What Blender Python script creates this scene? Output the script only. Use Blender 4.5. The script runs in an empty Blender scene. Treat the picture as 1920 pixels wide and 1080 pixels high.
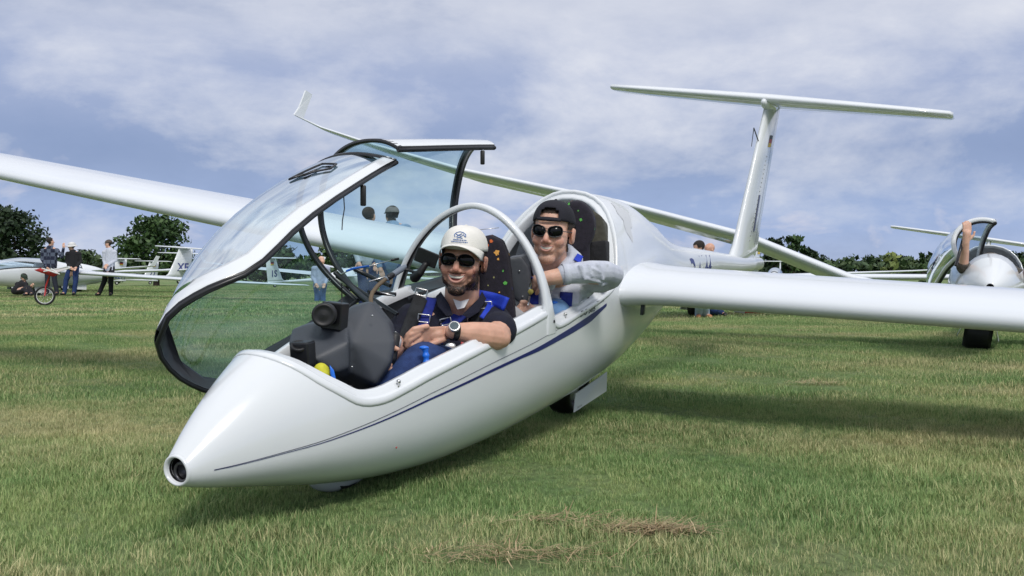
import bpy, bmesh, math, random
import numpy as np
from mathutils import Vector, Matrix, Euler
from mathutils.bvhtree import BVHTree
random.seed(7); RNG = np.random.default_rng(7)
rad = math.radians
SC = bpy.context.scene
COL = SC.collection

# ------------------------------------------------------------------ camera
CAM_H, F_PX, HOR_Y = 0.70, 1800.0, 513.0
TILT = math.atan((540 - HOR_Y) / F_PX)          # pitched down a little
cam = bpy.data.cameras.new('camera'); cam.sensor_width = 36.0
cam.lens = 36.0 * F_PX / 1920.0; cam.clip_start = 0.05; cam.clip_end = 4000
cam_ob = bpy.data.objects.new('camera', cam); COL.objects.link(cam_ob)
cam_ob.location = (0, 0, CAM_H); cam_ob.rotation_euler = (math.pi/2 - TILT, 0, 0)
SC.camera = cam_ob

# ------------------------------------------------------------------ world: Nishita sky under a broken cloud deck
SUN_EL, SUN_AZ = rad(48), rad(163)               # azimuth clockwise from +Y (the view direction)
SKY_STR = 0.10
world = bpy.data.worlds.new('World'); SC.world = world; world.use_nodes = True
nt = world.node_tree; nt.nodes.clear()
def N(t, **k):
    n = nt.nodes.new(t)
    for a, b in k.items(): setattr(n, a, b)
    return n
def LK(a, b): nt.links.new(a, b)
wo = N('ShaderNodeOutputWorld'); bg = N('ShaderNodeBackground'); bg.inputs['Strength'].default_value = 1.15
sky = N('ShaderNodeTexSky', sky_type='NISHITA'); sky.sun_disc = False
sky.sun_elevation = SUN_EL; sky.sun_rotation = SUN_AZ
tc = N('ShaderNodeTexCoord'); sep = N('ShaderNodeSeparateXYZ'); LK(tc.outputs['Generated'], sep.inputs[0])
def math_(op, a, b=None, clamp=False):
    n = N('ShaderNodeMath', operation=op); n.use_clamp = clamp
    for i, v in enumerate((a, b)):
        if v is None: continue
        if isinstance(v, (int, float)): n.inputs[i].default_value = v
        else: LK(v, n.inputs[i])
    return n.outputs[0]
zz = math_('MAXIMUM', sep.outputs['Z'], 0.0)
den = math_('ADD', zz, 0.16)
px_ = math_('DIVIDE', sep.outputs['X'], den); py_ = math_('DIVIDE', sep.outputs['Y'], den)
cmb = N('ShaderNodeCombineXYZ'); LK(px_, cmb.inputs[0]); LK(py_, cmb.inputs[1])
def noise(scale, detail, rough, dist, loc, vec=None, sc=(1, 1, 1)):
    mp = N('ShaderNodeMapping'); LK(vec or cmb.outputs[0], mp.inputs[0]); mp.inputs['Location'].default_value = loc
    mp.inputs['Scale'].default_value = sc
    n = N('ShaderNodeTexNoise'); n.inputs['Scale'].default_value = scale; n.inputs['Detail'].default_value = detail
    n.inputs['Roughness'].default_value = rough; n.inputs['Distortion'].default_value = dist
    LK(mp.outputs[0], n.inputs['Vector']); return n.outputs['Fac']
def ramp(fac, stops):
    r = N('ShaderNodeValToRGB'); LK(fac, r.inputs[0]); e = r.color_ramp.elements
    while len(e) < len(stops): e.new(0.5)
    for k, (p, c) in enumerate(stops): e[k].position = p; e[k].color = (*c, 1)
    r.color_ramp.interpolation = 'EASE'; return r.outputs[0]
def mixc(f, a, b, bt='MIX'):
    m = N('ShaderNodeMix', data_type='RGBA', blend_type=bt)
    for s, v in ((0, f), (6, a), (7, b)):
        if isinstance(v, (int, float)): m.inputs[s].default_value = v
        elif isinstance(v, tuple): m.inputs[s].default_value = (*v, 1)
        else: LK(v, m.inputs[s])
    return m.outputs[2]
G_ = tc.outputs['Generated']
big = noise(1.5, 3, 0.5, 0.3, (3.1, 1.7, 0.6), vec=G_, sc=(1, 1, 2.6)); fine = noise(3.3, 10, 0.58, 0.22, (0.4, 5.2, 1.1), vec=G_, sc=(1, 1, 2.3)); wisp = noise(1.5, 8, 0.6, 0.8, (7.4, 2.2, 1), sc=(0.7, 1, 1))
base = ramp(zz, [(0.0, (0.42, 0.50, 0.70)), (0.05, (0.30, 0.39, 0.62)), (0.12, (0.24, 0.31, 0.50)), (0.19, (0.33, 0.39, 0.57)), (0.27, (0.54, 0.57, 0.67)), (0.7, (0.80, 0.82, 0.86))])
lump = noise(9.0, 8, 0.62, 0.15, (2.2, 0.7, 3.1), vec=G_, sc=(1, 1, 2.0))
dens2 = math_('ADD', math_('ADD', math_('MULTIPLY', fine, 0.52), math_('MULTIPLY', big, 0.28)), math_('MULTIPLY', lump, 0.20))
hi = math_('MULTIPLY', math_('SUBTRACT', dens2, 0.495), 8.0, True)      # brighter cloud masses
lo = math_('MULTIPLY', math_('SUBTRACT', 0.49, dens2), 8.5, True)       # heavier blue-grey gaps
c1 = mixc(math_('MULTIPLY', hi, 0.85), base, (0.68, 0.695, 0.76))
c2 = mixc(math_('MULTIPLY', lo, 0.68), c1, (0.195, 0.265, 0.45))
# small sunlit cumulus heads low in the sky
cu = noise(7.0, 6, 0.55, 0.3, (1.2, 0.3, 4), vec=tc.outputs['Generated'], sc=(1, 1, 2.2))
cum = math_('MULTIPLY', math_('SUBTRACT', cu, 0.57), 8.0, True)
lowband = math_('MULTIPLY', math_('SUBTRACT', 0.17, zz), 9.0, True)
c3 = mixc(math_('MULTIPLY', math_('MULTIPLY', cum, lowband), 0.75), c2, (0.70, 0.66, 0.71))
skym = mixc(1.0, sky.outputs[0], (SKY_STR, SKY_STR, SKY_STR), 'MULTIPLY')
fin = mixc(0.93, skym, c3)
LK(fin, bg.inputs['Color']); LK(bg.outputs[0], wo.inputs['Surface'])

# ------------------------------------------------------------------ sun
sun = bpy.data.lights.new('sun', 'SUN'); sun.energy = 2.1; sun.angle = rad(15); sun.color = (1.0, 0.955, 0.89)
sun_ob = bpy.data.objects.new('sun', sun); COL.objects.link(sun_ob)
sd = Vector((math.sin(SUN_AZ)*math.cos(SUN_EL), math.cos(SUN_AZ)*math.cos(SUN_EL), math.sin(SUN_EL)))
sun_ob.rotation_euler = sd.to_track_quat('Z', 'Y').to_euler(); sun_ob.location = sd*50
SC.view_settings.view_transform = 'Standard'; SC.view_settings.look = 'None'
SC.view_settings.exposure = 0.0; SC.view_settings.gamma = 1.0; SC.view_settings.use_curve_mapping = False

# ------------------------------------------------------------------ helpers
def ray(u, v):
    x = (u-960)/F_PX; z = -(v-540)/F_PX; c, s = math.cos(TILT), math.sin(TILT)
    return np.array([x, c + z*s, -s + z*c])
def at(u, v, D):                                    # a point D metres ahead of the lens, through photo pixel u, v
    return np.array([0, 0, CAM_H]) + ray(u, v)*D
def tag(o, label=None, cat=None, group=None, kind=None):
    if label: o['label'] = label
    if cat: o['category'] = cat
    if group: o['group'] = group
    if kind: o['kind'] = kind
    return o
ROOTS = {}
def empty(name, loc=(0, 0, 0), M4=None, label=None, cat=None, group=None):
    o = bpy.data.objects.new(name, None); COL.objects.link(o); o.empty_display_size = 0.1
    m = M4 if M4 is not None else Matrix.Translation(Vector(loc))
    o.matrix_world = m; ROOTS[o.name] = m.copy(); return tag(o, label, cat, group)
def wm(o):
    if o is None: return Matrix.Identity(4)
    return ROOTS.get(o.name, Matrix.Identity(4))
def mk(name, V, Fc, m, parent=None, smooth=True, world=False, mats=None, fm=None):
    """link ONE mesh object; world=True means V is in world space and parent is a placed Empty"""
    me = bpy.data.meshes.new(name)
    me.from_pydata([tuple(float(c) for c in v) for v in V], [], [tuple(int(i) for i in f) for f in Fc]); me.update()
    if mats:
        for q in mats: me.materials.append(q)
        if fm is not None: me.polygons.foreach_set('material_index', np.array(fm, dtype=np.int32))
    else: me.materials.append(m)
    if smooth: me.polygons.foreach_set('use_smooth', [True]*len(me.polygons))
    o = bpy.data.objects.new(name, me); COL.objects.link(o)
    place(o, parent, world); return o
def place(o, parent, world=False):
    if parent is not None:
        o.parent = parent
        if parent.type == 'EMPTY':
            if world: o.matrix_parent_inverse = wm(parent).inverted(); ROOTS[o.name] = Matrix.Identity(4)
            else: ROOTS[o.name] = wm(parent)
        else: ROOTS[o.name] = wm(parent)
def bm_obj(name, bm, m, parent=None, smooth=True, world=False):
    me = bpy.data.meshes.new(name); bm.to_mesh(me); bm.free(); me.materials.append(m)
    if smooth: me.polygons.foreach_set('use_smooth', [True]*len(me.polygons))
    o = bpy.data.objects.new(name, me); COL.objects.link(o); place(o, parent, world); return o
def grid(P, cu=False, cv=False, flip=False):
    """P[nu][nv] points -> verts, faces"""
    P = np.array(P); nu, nv = P.shape[:2]; F = []
    for i in range(nu if cu else nu-1):
        for j in range(nv if cv else nv-1):
            a, b, c, d = i*nv+j, ((i+1) % nu)*nv+j, ((i+1) % nu)*nv+(j+1) % nv, i*nv+(j+1) % nv
            F.append((d, c, b, a) if flip else (a, b, c, d))
    return P.reshape(-1, 3), F
class MB:
    def __init__(s): s.V = []; s.F = []
    def add(s, V, F):
        n = len(s.V); s.V += [tuple(v) for v in V]; s.F += [tuple(i+n for i in f) for f in F]; return s
    def box(s, c, d, R=None):
        c = np.array(c, float); R = np.eye(3) if R is None else np.array(R)
        V = [c + R @ (np.array([x, y, z])*np.array(d)/2) for x in (-1, 1) for y in (-1, 1) for z in (-1, 1)]
        return s.add(V, [(0,1,3,2),(4,6,7,5),(0,4,5,1),(2,3,7,6),(0,2,6,4),(1,5,7,3)])
    def tube(s, pts, r, n=8, closed=False, cap=True):
        pts = [np.array(p, float) for p in pts]; k = len(pts)
        rs = r if hasattr(r, '__len__') else [r]*k
        up = None; rings = []
        for i, p in enumerate(pts):
            a = pts[(i-1) % k] if (closed or i > 0) else p; b = pts[(i+1) % k] if (closed or i < k-1) else p
            t = b-a; t /= (np.linalg.norm(t)+1e-12)
            if up is None: up = np.cross(t, [0, 0, 1.]) if abs(t[2]) < .9 else np.cross(t, [1., 0, 0])
            up = up - t*(up@t); up /= (np.linalg.norm(up)+1e-12); w = np.cross(t, up)
            rings.append([p + rs[i]*(math.cos(q)*up + math.sin(q)*w) for q in np.linspace(0, 2*math.pi, n, endpoint=False)])
        V, F = grid(rings, cu=closed, cv=True)
        if not closed and cap: F = F + [tuple(range(n))[::-1], tuple(range((k-1)*n, k*n))]
        return s.add(V, F)
    def lathe(s, prof, c, axis, n=24):
        """prof: (along, radius) pairs"""
        c = np.array(c, float); a = np.array(axis, float); a /= np.linalg.norm(a)
        u = np.cross(a, [0, 0, 1.]) if abs(a[2]) < .9 else np.cross(a, [1., 0, 0]); u /= np.linalg.norm(u); w = np.cross(a, u)
        V, F = grid([[c + a*h + r*(math.cos(q)*u + math.sin(q)*w) for q in np.linspace(0, 2*math.pi, n, endpoint=False)] for h, r in prof], cv=True)
        return s.add(V, F)
    def ell(s, c, r, R=None, nu=14, nv=10):
        c = np.array(c, float); R = np.eye(3) if R is None else np.array(R); r = np.array(r, float)
        V = []; F = []
        for j in range(nv+1):
            t = math.pi*j/nv
            for i in range(nu):
                q = 2*math.pi*i/nu
                V.append(c + R @ (r*np.array([math.sin(t)*math.cos(q), math.sin(t)*math.sin(q), math.cos(t)])))
        for j in range(nv):
            for i in range(nu): F.append((j*nu+i, (j+1)*nu+i, (j+1)*nu+(i+1) % nu, j*nu+(i+1) % nu))
        return s.add(V, F)
    def cap(s, a, ra, b, rb, n=14):
        """tapered capsule"""
        a = np.array(a, float); b = np.array(b, float); t = b-a; L = np.linalg.norm(t)+1e-9; t = t/L
        prof = [(-ra*math.cos(q), ra*math.sin(q)) for q in np.linspace(0, math.pi/2, 5)] + [(L+rb*math.sin(q), rb*math.cos(q)) for q in np.linspace(0, math.pi/2, 5)]
        return s.lathe([(h, max(r, 1e-5)) for h, r in prof], a, t, n)
    def chain(s, pts):
        for (a, ra), (b, rb) in zip(pts[:-1], pts[1:]): s.cap(a, ra, b, rb)
        return s
    def hull(s, pts):
        bm = bmesh.new()
        for p in pts: bm.verts.new(p)
        r = bmesh.ops.convex_hull(bm, input=bm.verts)
        bmesh.ops.delete(bm, geom=[v for v in bm.verts if not v.link_faces], context='VERTS')
        bm.verts.index_update(); V = [v.co[:] for v in bm.verts]; F = [[v.index for v in f.verts] for f in bm.faces]; bm.free()
        return s.add(V, F)
    def build(s, name, m, parent=None, smooth=True, world=False, bevel=0):
        o = mk(name, s.V, s.F, m, parent, smooth, world)
        if bevel:
            b = o.modifiers.new('bevel', 'BEVEL'); b.width = bevel; b.segments = 2; b.limit_method = 'ANGLE'; b.angle_limit = rad(40)
        return o
DEPS = []
def remesh(mb, name, m, parent, voxel, smooth=4, world=True, fac=.5, extra=None):
    """union of all the primitives as one skin"""
    me = bpy.data.meshes.new('tmp'); me.from_pydata(mb.V, [], mb.F)
    b = bmesh.new(); b.from_mesh(me); bmesh.ops.recalc_face_normals(b, faces=b.faces); b.to_mesh(me); b.free()
    t = bpy.data.objects.new('tmp', me); COL.objects.link(t)
    r = t.modifiers.new('r', 'REMESH'); r.mode = 'VOXEL'; r.voxel_size = voxel
    q = t.modifiers.new('s', 'SMOOTH'); q.factor = fac; q.iterations = smooth
    dg = bpy.context.evaluated_depsgraph_get(); dg.update()
    nm = bpy.data.meshes.new_from_object(t.evaluated_get(dg)); nm.name = name
    bpy.data.objects.remove(t); bpy.data.meshes.remove(me)
    nm.materials.clear(); nm.materials.append(m)
    nm.polygons.foreach_set('use_smooth', [True]*len(nm.polygons))
    o = bpy.data.objects.new(name, nm); COL.objects.link(o); place(o, parent, world); return o
def verts_np(o):
    a = np.empty(len(o.data.vertices)*3); o.data.vertices.foreach_get('co', a); return a.reshape(-1, 3)
def bvh(*obs):
    V = []; F = []
    for o in obs:
        n = len(V); V += [v.co.copy() for v in o.data.vertices]; F += [[i+n for i in p.vertices] for p in o.data.polygons]
    return BVHTree.FromPolygons(V, F)
def text_mesh(txt, size, shear=0.0, bold=0.0, spacing=1.0):
    c = bpy.data.curves.new('t', 'FONT'); c.body = txt; c.size = size; c.shear = shear; c.offset = bold; c.space_character = spacing
    c.align_x = 'CENTER'; c.align_y = 'CENTER'; c.resolution_u = 3
    o = bpy.data.objects.new('t', c); COL.objects.link(o)
    dg = bpy.context.evaluated_depsgraph_get(); dg.update(); me = bpy.data.meshes.new_from_object(o.evaluated_get(dg))
    V = [tuple(v.co) for v in me.vertices]; F = [tuple(p.vertices) for p in me.polygons]
    bpy.data.objects.remove(o); bpy.data.curves.remove(c); bpy.data.meshes.remove(me); return V, F

# ------------------------------------------------------------------ materials
MATS = {}
def mat(name, col, rough=0.5, metal=0.0, spec=0.5, coat=0.0, nz=0.0, nscale=6.0, bump=0.0, bscale=60.0, col2=None, sheen=0.0, detail=4):
    m = bpy.data.materials.new(name); m.use_nodes = True; t = m.node_tree; b = t.nodes['Principled BSDF']
    b.inputs['Base Color'].default_value = (*col, 1); b.inputs['Roughness'].default_value = rough; b.inputs['Metallic'].default_value = metal
    b.inputs['Specular IOR Level'].default_value = spec; b.inputs['Coat Weight'].default_value = coat; b.inputs['Sheen Weight'].default_value = sheen
    tcn = t.nodes.new('ShaderNodeTexCoord')
    if nz or col2:
        n = t.nodes.new('ShaderNodeTexNoise'); n.inputs['Scale'].default_value = nscale; n.inputs['Detail'].default_value = detail
        t.links.new(tcn.outputs['Object'], n.inputs['Vector'])
        r = t.nodes.new('ShaderNodeValToRGB'); c2 = col2 or tuple(c*(1-nz) for c in col)
        r.color_ramp.elements[0].position = .38; r.color_ramp.elements[1].position = .62
        r.color_ramp.elements[0].color = (*c2, 1); r.color_ramp.elements[1].color = (*col, 1)
        t.links.new(n.outputs['Fac'], r.inputs[0]); t.links.new(r.outputs[0], b.inputs['Base Color'])
    if bump:
        n = t.nodes.new('ShaderNodeTexNoise'); n.inputs['Scale'].default_value = bscale; n.inputs['Detail'].default_value = 5
        t.links.new(tcn.outputs['Object'], n.inputs['Vector'])
        u = t.nodes.new('ShaderNodeBump'); u.inputs['Strength'].default_value = bump; u.inputs['Distance'].default_value = .01
        t.links.new(n.outputs['Fac'], u.inputs['Height']); t.links.new(u.outputs[0], b.inputs['Normal'])
    MATS[name] = m; return m
GEL = mat('white gelcoat', (.73, .76, .79), .20, coat=.5, nz=.035, nscale=1.6, bump=.012, bscale=3.0)
GELW = mat('wing gelcoat', (.72, .755, .80), .24, coat=.4, nz=.04, nscale=1.1, bump=.012, bscale=2.2)
WHT = mat('white plastic', (.74, .75, .75), .4, nz=.06)
BLK = mat('black rubber', (.012, .012, .014), .5, nz=.4, nscale=20)
BLKS = mat('black satin frame', (.014, .015, .018), .33, nz=.3, nscale=12)
DGR = mat('charcoal grained plastic', (.050, .057, .070), .50, nz=.12, nscale=9, bump=.12, bscale=420)
TUB = mat('grey cockpit liner', (.23, .24, .25), .7, nz=.25, nscale=8)
NAVY = mat('navy blue paint', (.012, .018, .14), .3)
INK = mat('dark lettering', (.035, .04, .07), .4)
BLU = mat('blue handle plastic', (.015, .16, .72), .38)
MET = mat('brushed steel', (.62, .62, .62), .3, metal=1.0)
STRAPB = mat('royal blue webbing', (.012, .03, .30), .75, nz=.3, nscale=40, bump=.3, bscale=500)
STRAPK = mat('black webbing', (.018, .020, .024), .8, nz=.35, nscale=50, bump=.4, bscale=450)
RED = mat('red painted steel', (.50, .03, .03), .4, nz=.15)
SHIRT = mat('navy polo cotton', (.006, .007, .022), .9, nz=.3, nscale=30, bump=.3, bscale=240)
TEE = mat('white cotton', (.75, .76, .78), .9, nz=.06)
JEAN = mat('dark blue denim', (.012, .032, .12), .85, col2=(.020, .050, .17), nscale=26, bump=.5, bscale=300)
JEANL = mat('light blue denim', (.17, .32, .58), .85, nz=.15, nscale=30, bump=.3, bscale=300)
HOOD = mat('pale grey sweatshirt', (.54, .57, .65), .92, col2=(.46, .49, .57), nscale=30, bump=.2, bscale=160)
CAPW = mat('cream cap cotton', (.80, .78, .73), .88, nz=.08, nscale=14, bump=.3, bscale=260)
CAPK = mat('black cap cotton', (.010, .010, .018), .85, nz=.3, bump=.3, bscale=260)
LENS = mat('black sunglass lens', (.004, .004, .005), .10, spec=.25)
HAIR = mat('dark brown hair', (.022, .014, .010), .7, nz=.5, nscale=160, bump=1.0, bscale=300)
HAIRL = mat('brown hair', (.05, .030, .020), .7, nz=.5, nscale=160, bump=1.0, bscale=300)
TEETH = mat('teeth', (.50, .48, .42), .4)
LIP = mat('lips', (.50, .25, .20), .5)
MOUTH = mat('mouth inside', (.10, .012, .012), .6)
YEL = mat('yellow shoe mesh', (.62, .60, .03), .7, nz=.15, nscale=60)
YKN = mat('yellow knob', (.70, .58, .12), .4)
BARK = mat('bark', (.045, .034, .024), .9, nz=.4, nscale=9, bump=.8, bscale=20)
def skin(name, col, beard_col=(.02, .013, .010)):
    m = mat(name, col, .48, spec=.4, nz=.16, nscale=24, bump=.10, bscale=120)
    t = m.node_tree; b = t.nodes['Principled BSDF']
    b.inputs['Subsurface Weight'].default_value = .12; b.inputs['Subsurface Scale'].default_value = .01
    b.inputs['Subsurface Radius'].default_value = (1, .35, .2)
    a = t.nodes.new('ShaderNodeAttribute'); a.attribute_name = 'beard'
    n = t.nodes.new('ShaderNodeTexNoise'); n.inputs['Scale'].default_value = 260; n.inputs['Detail'].default_value = 3
    c = t.nodes.new('ShaderNodeTexCoord'); t.links.new(c.outputs['Object'], n.inputs['Vector'])
    mu = t.nodes.new('ShaderNodeMath'); mu.operation = 'MULTIPLY_ADD'; mu.inputs[1].default_value = 2.6; mu.inputs[2].default_value = -1.2
    t.links.new(n.outputs['Fac'], mu.inputs[0])
    ad = t.nodes.new('ShaderNodeMath'); ad.operation = 'ADD'; t.links.new(mu.outputs[0], ad.inputs[1]); t.links.new(a.outputs['Fac'], ad.inputs[0])
    mm = t.nodes.new('ShaderNodeMath'); mm.operation = 'MULTIPLY'; mm.use_clamp = True; t.links.new(ad.outputs[0], mm.inputs[0]); t.links.new(a.outputs['Fac'], mm.inputs[1])
    mx = t.nodes.new('ShaderNodeMix'); mx.data_type = 'RGBA'; src = b.inputs['Base Color'].links[0].from_socket
    t.links.new(mm.outputs[0], mx.inputs[0]); t.links.new(src, mx.inputs[6]); mx.inputs[7].default_value = (*beard_col, 1)
    # ruddy areas
    a2 = t.nodes.new('ShaderNodeAttribute'); a2.attribute_name = 'ruddy'
    mx2 = t.nodes.new('ShaderNodeMix'); mx2.data_type = 'RGBA'; t.links.new(a2.outputs['Fac'], mx2.inputs[0])
    t.links.new(mx.outputs[2], mx2.inputs[6]); mx2.inputs[7].default_value = (.46, .14, .10, 1)
    t.links.new(mx2.outputs[2], b.inputs['Base Color'])
    return m
SKIN1 = skin('tanned skin', (.66, .375, .27)); SKIN2 = skin('fair skin', (.70, .42, .31), (.10, .055, .035))
def glass(name, tint, edge):
    m = bpy.data.materials.new(name); m.use_nodes = True; t = m.node_tree; t.nodes.clear()
    o = t.nodes.new('ShaderNodeOutputMaterial'); tr = t.nodes.new('ShaderNodeBsdfTransparent'); gl = t.nodes.new('ShaderNodeBsdfGlossy')
    gl.inputs['Roughness'].default_value = .03; gl.inputs['Color'].default_value = (.9, .95, 1, 1)
    fr = t.nodes.new('ShaderNodeFresnel'); fr.inputs[0].default_value = 1.33
    lw = t.nodes.new('ShaderNodeLayerWeight'); lw.inputs[0].default_value = .35
    r = t.nodes.new('ShaderNodeValToRGB'); r.color_ramp.elements[0].color = (*tint, 1); r.color_ramp.elements[1].color = (*edge, 1)
    r.color_ramp.elements[0].position = .15
    t.links.new(lw.outputs['Facing'], r.inputs[0]); t.links.new(r.outputs[0], tr.inputs[0])
    # faint diffuse smears on the plexiglass, also painting in streak reflections
    tcn = t.nodes.new('ShaderNodeTexCoord'); mp = t.nodes.new('ShaderNodeMapping'); mp.inputs['Rotation'].default_value = (.4, .5, .9); mp.inputs['Scale'].default_value = (1.2, 9, 9)
    n = t.nodes.new('ShaderNodeTexNoise'); n.inputs['Scale'].default_value = 1.3; n.inputs['Detail'].default_value = 5
    t.links.new(tcn.outputs['Object'], mp.inputs[0]); t.links.new(mp.outputs[0], n.inputs['Vector'])
    df = t.nodes.new('ShaderNodeBsdfDiffuse'); df.inputs[0].default_value = (.6, .75, .78, 1)
    rr = t.nodes.new('ShaderNodeMapRange'); rr.inputs[1].default_value = .45; rr.inputs[2].default_value = .8; rr.inputs[3].default_value = .0; rr.inputs[4].default_value = .11
    t.links.new(n.outputs['Fac'], rr.inputs[0])
    fm_ = t.nodes.new('ShaderNodeMath'); fm_.operation = 'MULTIPLY'; fm_.inputs[1].default_value = .8; t.links.new(fr.outputs[0], fm_.inputs[0])
    mx = t.nodes.new('ShaderNodeMixShader'); t.links.new(fm_.outputs[0], mx.inputs[0]); t.links.new(tr.outputs[0], mx.inputs[1]); t.links.new(gl.outputs[0], mx.inputs[2])
    m2 = t.nodes.new('ShaderNodeMixShader'); t.links.new(rr.outputs[0], m2.inputs[0]); t.links.new(mx.outputs[0], m2.inputs[1]); t.links.new(df.outputs[0], m2.inputs[2])
    t.links.new(m2.outputs[0], o.inputs[0]); MATS[name] = m; return m
GLASS = glass('tinted canopy plexiglass', (.72, .88, .90), (.30, .50, .58))
GLASSC = glass('clear canopy plexiglass', (.80, .88, .92), (.35, .48, .60))
def leafmat(name, c1, c2, c3):
    m = bpy.data.materials.new(name); m.use_nodes = True; t = m.node_tree; b = t.nodes['Principled BSDF']
    g = t.nodes.new('ShaderNodeNewGeometry'); n = t.nodes.new('ShaderNodeTexNoise'); n.inputs['Scale'].default_value = .9; n.inputs['Detail'].default_value = 3
    t.links.new(g.outputs['Position'], n.inputs['Vector'])
    wn = t.nodes.new('ShaderNodeMath'); wn.operation = 'MULTIPLY_ADD'; wn.inputs[1].default_value = .45
    t.links.new(g.outputs['Random Per Island'], wn.inputs[0]); t.links.new(n.outputs['Fac'], wn.inputs[2])
    r = t.nodes.new('ShaderNodeValToRGB'); e = r.color_ramp.elements; e.new(.5)
    for k, (p, c) in enumerate(((.4, c1), (.72, c2), (1.0, c3))): e[k].position = p; e[k].color = (*c, 1)
    t.links.new(wn.outputs[0], r.inputs[0]); t.links.new(r.outputs[0], b.inputs['Base Color'])
    b.inputs['Roughness'].default_value = .6; b.inputs['Specular IOR Level'].default_value = .3
    MATS[name] = m; return m
LEAF = leafmat('broadleaf foliage', (.012, .030, .010), (.035, .075, .022), (.075, .13, .04))
LEAFD = leafmat('dark conifer foliage', (.007, .016, .008), (.016, .034, .014), (.03, .055, .02))
LEAFH = leafmat('hedge foliage', (.016, .036, .014), (.04, .075, .03), (.09, .13, .055))

# ------------------------------------------------------------------ ground
def grass_nodes(m, blade):
    t = m.node_tree; b = t.nodes['Principled BSDF']
    g = t.nodes.new('ShaderNodeNewGeometry')
    def nz(scale, det, ro, loc=(0, 0, 0), sc=(1, 1, 0)):
        mp = t.nodes.new('ShaderNodeMapping'); mp.inputs['Location'].default_value = loc; mp.inputs['Scale'].default_value = sc
        t.links.new(g.outputs['Position'], mp.inputs[0])
        n = t.nodes.new('ShaderNodeTexNoise'); n.inputs['Scale'].default_value = scale; n.inputs['Detail'].default_value = det; n.inputs['Roughness'].default_value = ro
        t.links.new(mp.outputs[0], n.inputs['Vector']); return n.outputs['Fac']
    def rmp(f, st):
        r = t.nodes.new('ShaderNodeValToRGB'); e = r.color_ramp.elements
        while len(e) < len(st): e.new(.5)
        for k, (p, c) in enumerate(st): e[k].position = p; e[k].color = (*c, 1)
        t.links.new(f, r.inputs[0]); return r.outputs[0]
    def mx(f, a, c):
        q = t.nodes.new('ShaderNodeMix'); q.data_type = 'RGBA'
        for s, v in ((0, f), (6, a), (7, c)):
            if isinstance(v, float): q.inputs[s].default_value = v
            elif isinstance(v, tuple): q.inputs[s].default_value = (*v, 1)
            else: t.links.new(v, q.inputs[s])
        return q.outputs[2]
    n1 = nz(.9, 4, .6); n2 = nz(.35, 5, .6, (4.2, 9.1, 0), (1, 1.6, 0)); n3 = nz(5, 3, .6, (1, 2, 0))
    green = rmp(n1, [(.3, (.125, .235, .075)), (.5, (.205, .32, .115)), (.7, (.31, .39, .15))])
    straw = rmp(n3, [(.3, (.40, .35, .19)), (.7, (.64, .54, .33))])
    dry = rmp(n2, [(.46, (0, 0, 0)), (.68, (1, 1, 1))])
    if blade:
        a = t.nodes.new('ShaderNodeAttribute'); a.attribute_name = 'shade'; a.attribute_type = 'INSTANCER'
        ad = t.nodes.new('ShaderNodeMath'); ad.operation = 'MULTIPLY_ADD'; ad.inputs[1].default_value = .72
        t.links.new(dry, ad.inputs[0]); t.links.new(a.outputs['Fac'], ad.inputs[2])
        ri = t.nodes.new('ShaderNodeMath'); ri.operation = 'ADD'; t.links.new(ad.outputs[0], ri.inputs[0])
        rr = t.nodes.new('ShaderNodeMapRange'); rr.inputs[1].default_value = .55; rr.inputs[2].default_value = 1; rr.inputs[3].default_value = 0; rr.inputs[4].default_value = .55
        t.links.new(g.outputs['Random Per Island'], rr.inputs[0]); t.links.new(rr.outputs[0], ri.inputs[1]); ri.use_clamp = True
        mr = t.nodes.new('ShaderNodeMapRange'); mr.inputs[1].default_value = .35; mr.inputs[2].default_value = 1.2; t.links.new(ri.outputs[0], mr.inputs[0])
        col = mx(mr.outputs[0], green, straw)
        v = t.nodes.new('ShaderNodeHueSaturation'); w = t.nodes.new('ShaderNodeMapRange'); w.inputs[3].default_value = .65; w.inputs[4].default_value = 1.45
        t.links.new(g.outputs['Random Per Island'], w.inputs[0]); t.links.new(w.outputs[0], v.inputs['Value']); t.links.new(col, v.inputs['Color']); col = v.outputs[0]
    else:
        sc = t.nodes.new('ShaderNodeMath'); sc.operation = 'MULTIPLY'; sc.inputs[1].default_value = .55; t.links.new(dry, sc.inputs[0])
        col = mx(sc.outputs[0], green, straw)
        f = nz(60, 6, .75, (0, 0, 0), (1, .35, 0)); vv = rmp(f, [(.3, (.35, .35, .35)), (.7, (1, 1, 1))])
        q = t.nodes.new('ShaderNodeMix'); q.data_type = 'RGBA'; q.blend_type = 'MULTIPLY'; q.inputs[0].default_value = 1; t.links.new(col, q.inputs[6]); t.links.new(vv, q.inputs[7]); col = q.outputs[2]
        bu = t.nodes.new('ShaderNodeBump'); bu.inputs['Strength'].default_value = .8; bu.inputs['Distance'].default_value = .04
        t.links.new(nz(45, 5, .7, (3, 3, 0)), bu.inputs['Height']); t.links.new(bu.outputs[0], b.inputs['Normal'])
    t.links.new(col, b.inputs['Base Color']); b.inputs['Roughness'].default_value = .6 if blade else .9; b.inputs['Specular IOR Level'].default_value = .25
    if blade:
        o = t.nodes['Material Output']; tl = t.nodes.new('ShaderNodeBsdfTranslucent'); t.links.new(col, tl.inputs[0])
        ms = t.nodes.new('ShaderNodeMixShader'); ms.inputs[0].default_value = .3; t.links.new(b.outputs[0], ms.inputs[1]); t.links.new(tl.outputs[0], ms.inputs[2]); t.links.new(ms.outputs[0], o.inputs[0])
GROUND = bpy.data.materials.new('meadow soil and turf'); GROUND.use_nodes = True; grass_nodes(GROUND, False)
BLADE = bpy.data.materials.new('grass blades'); BLADE.use_nodes = True; grass_nodes(BLADE, True)
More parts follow.
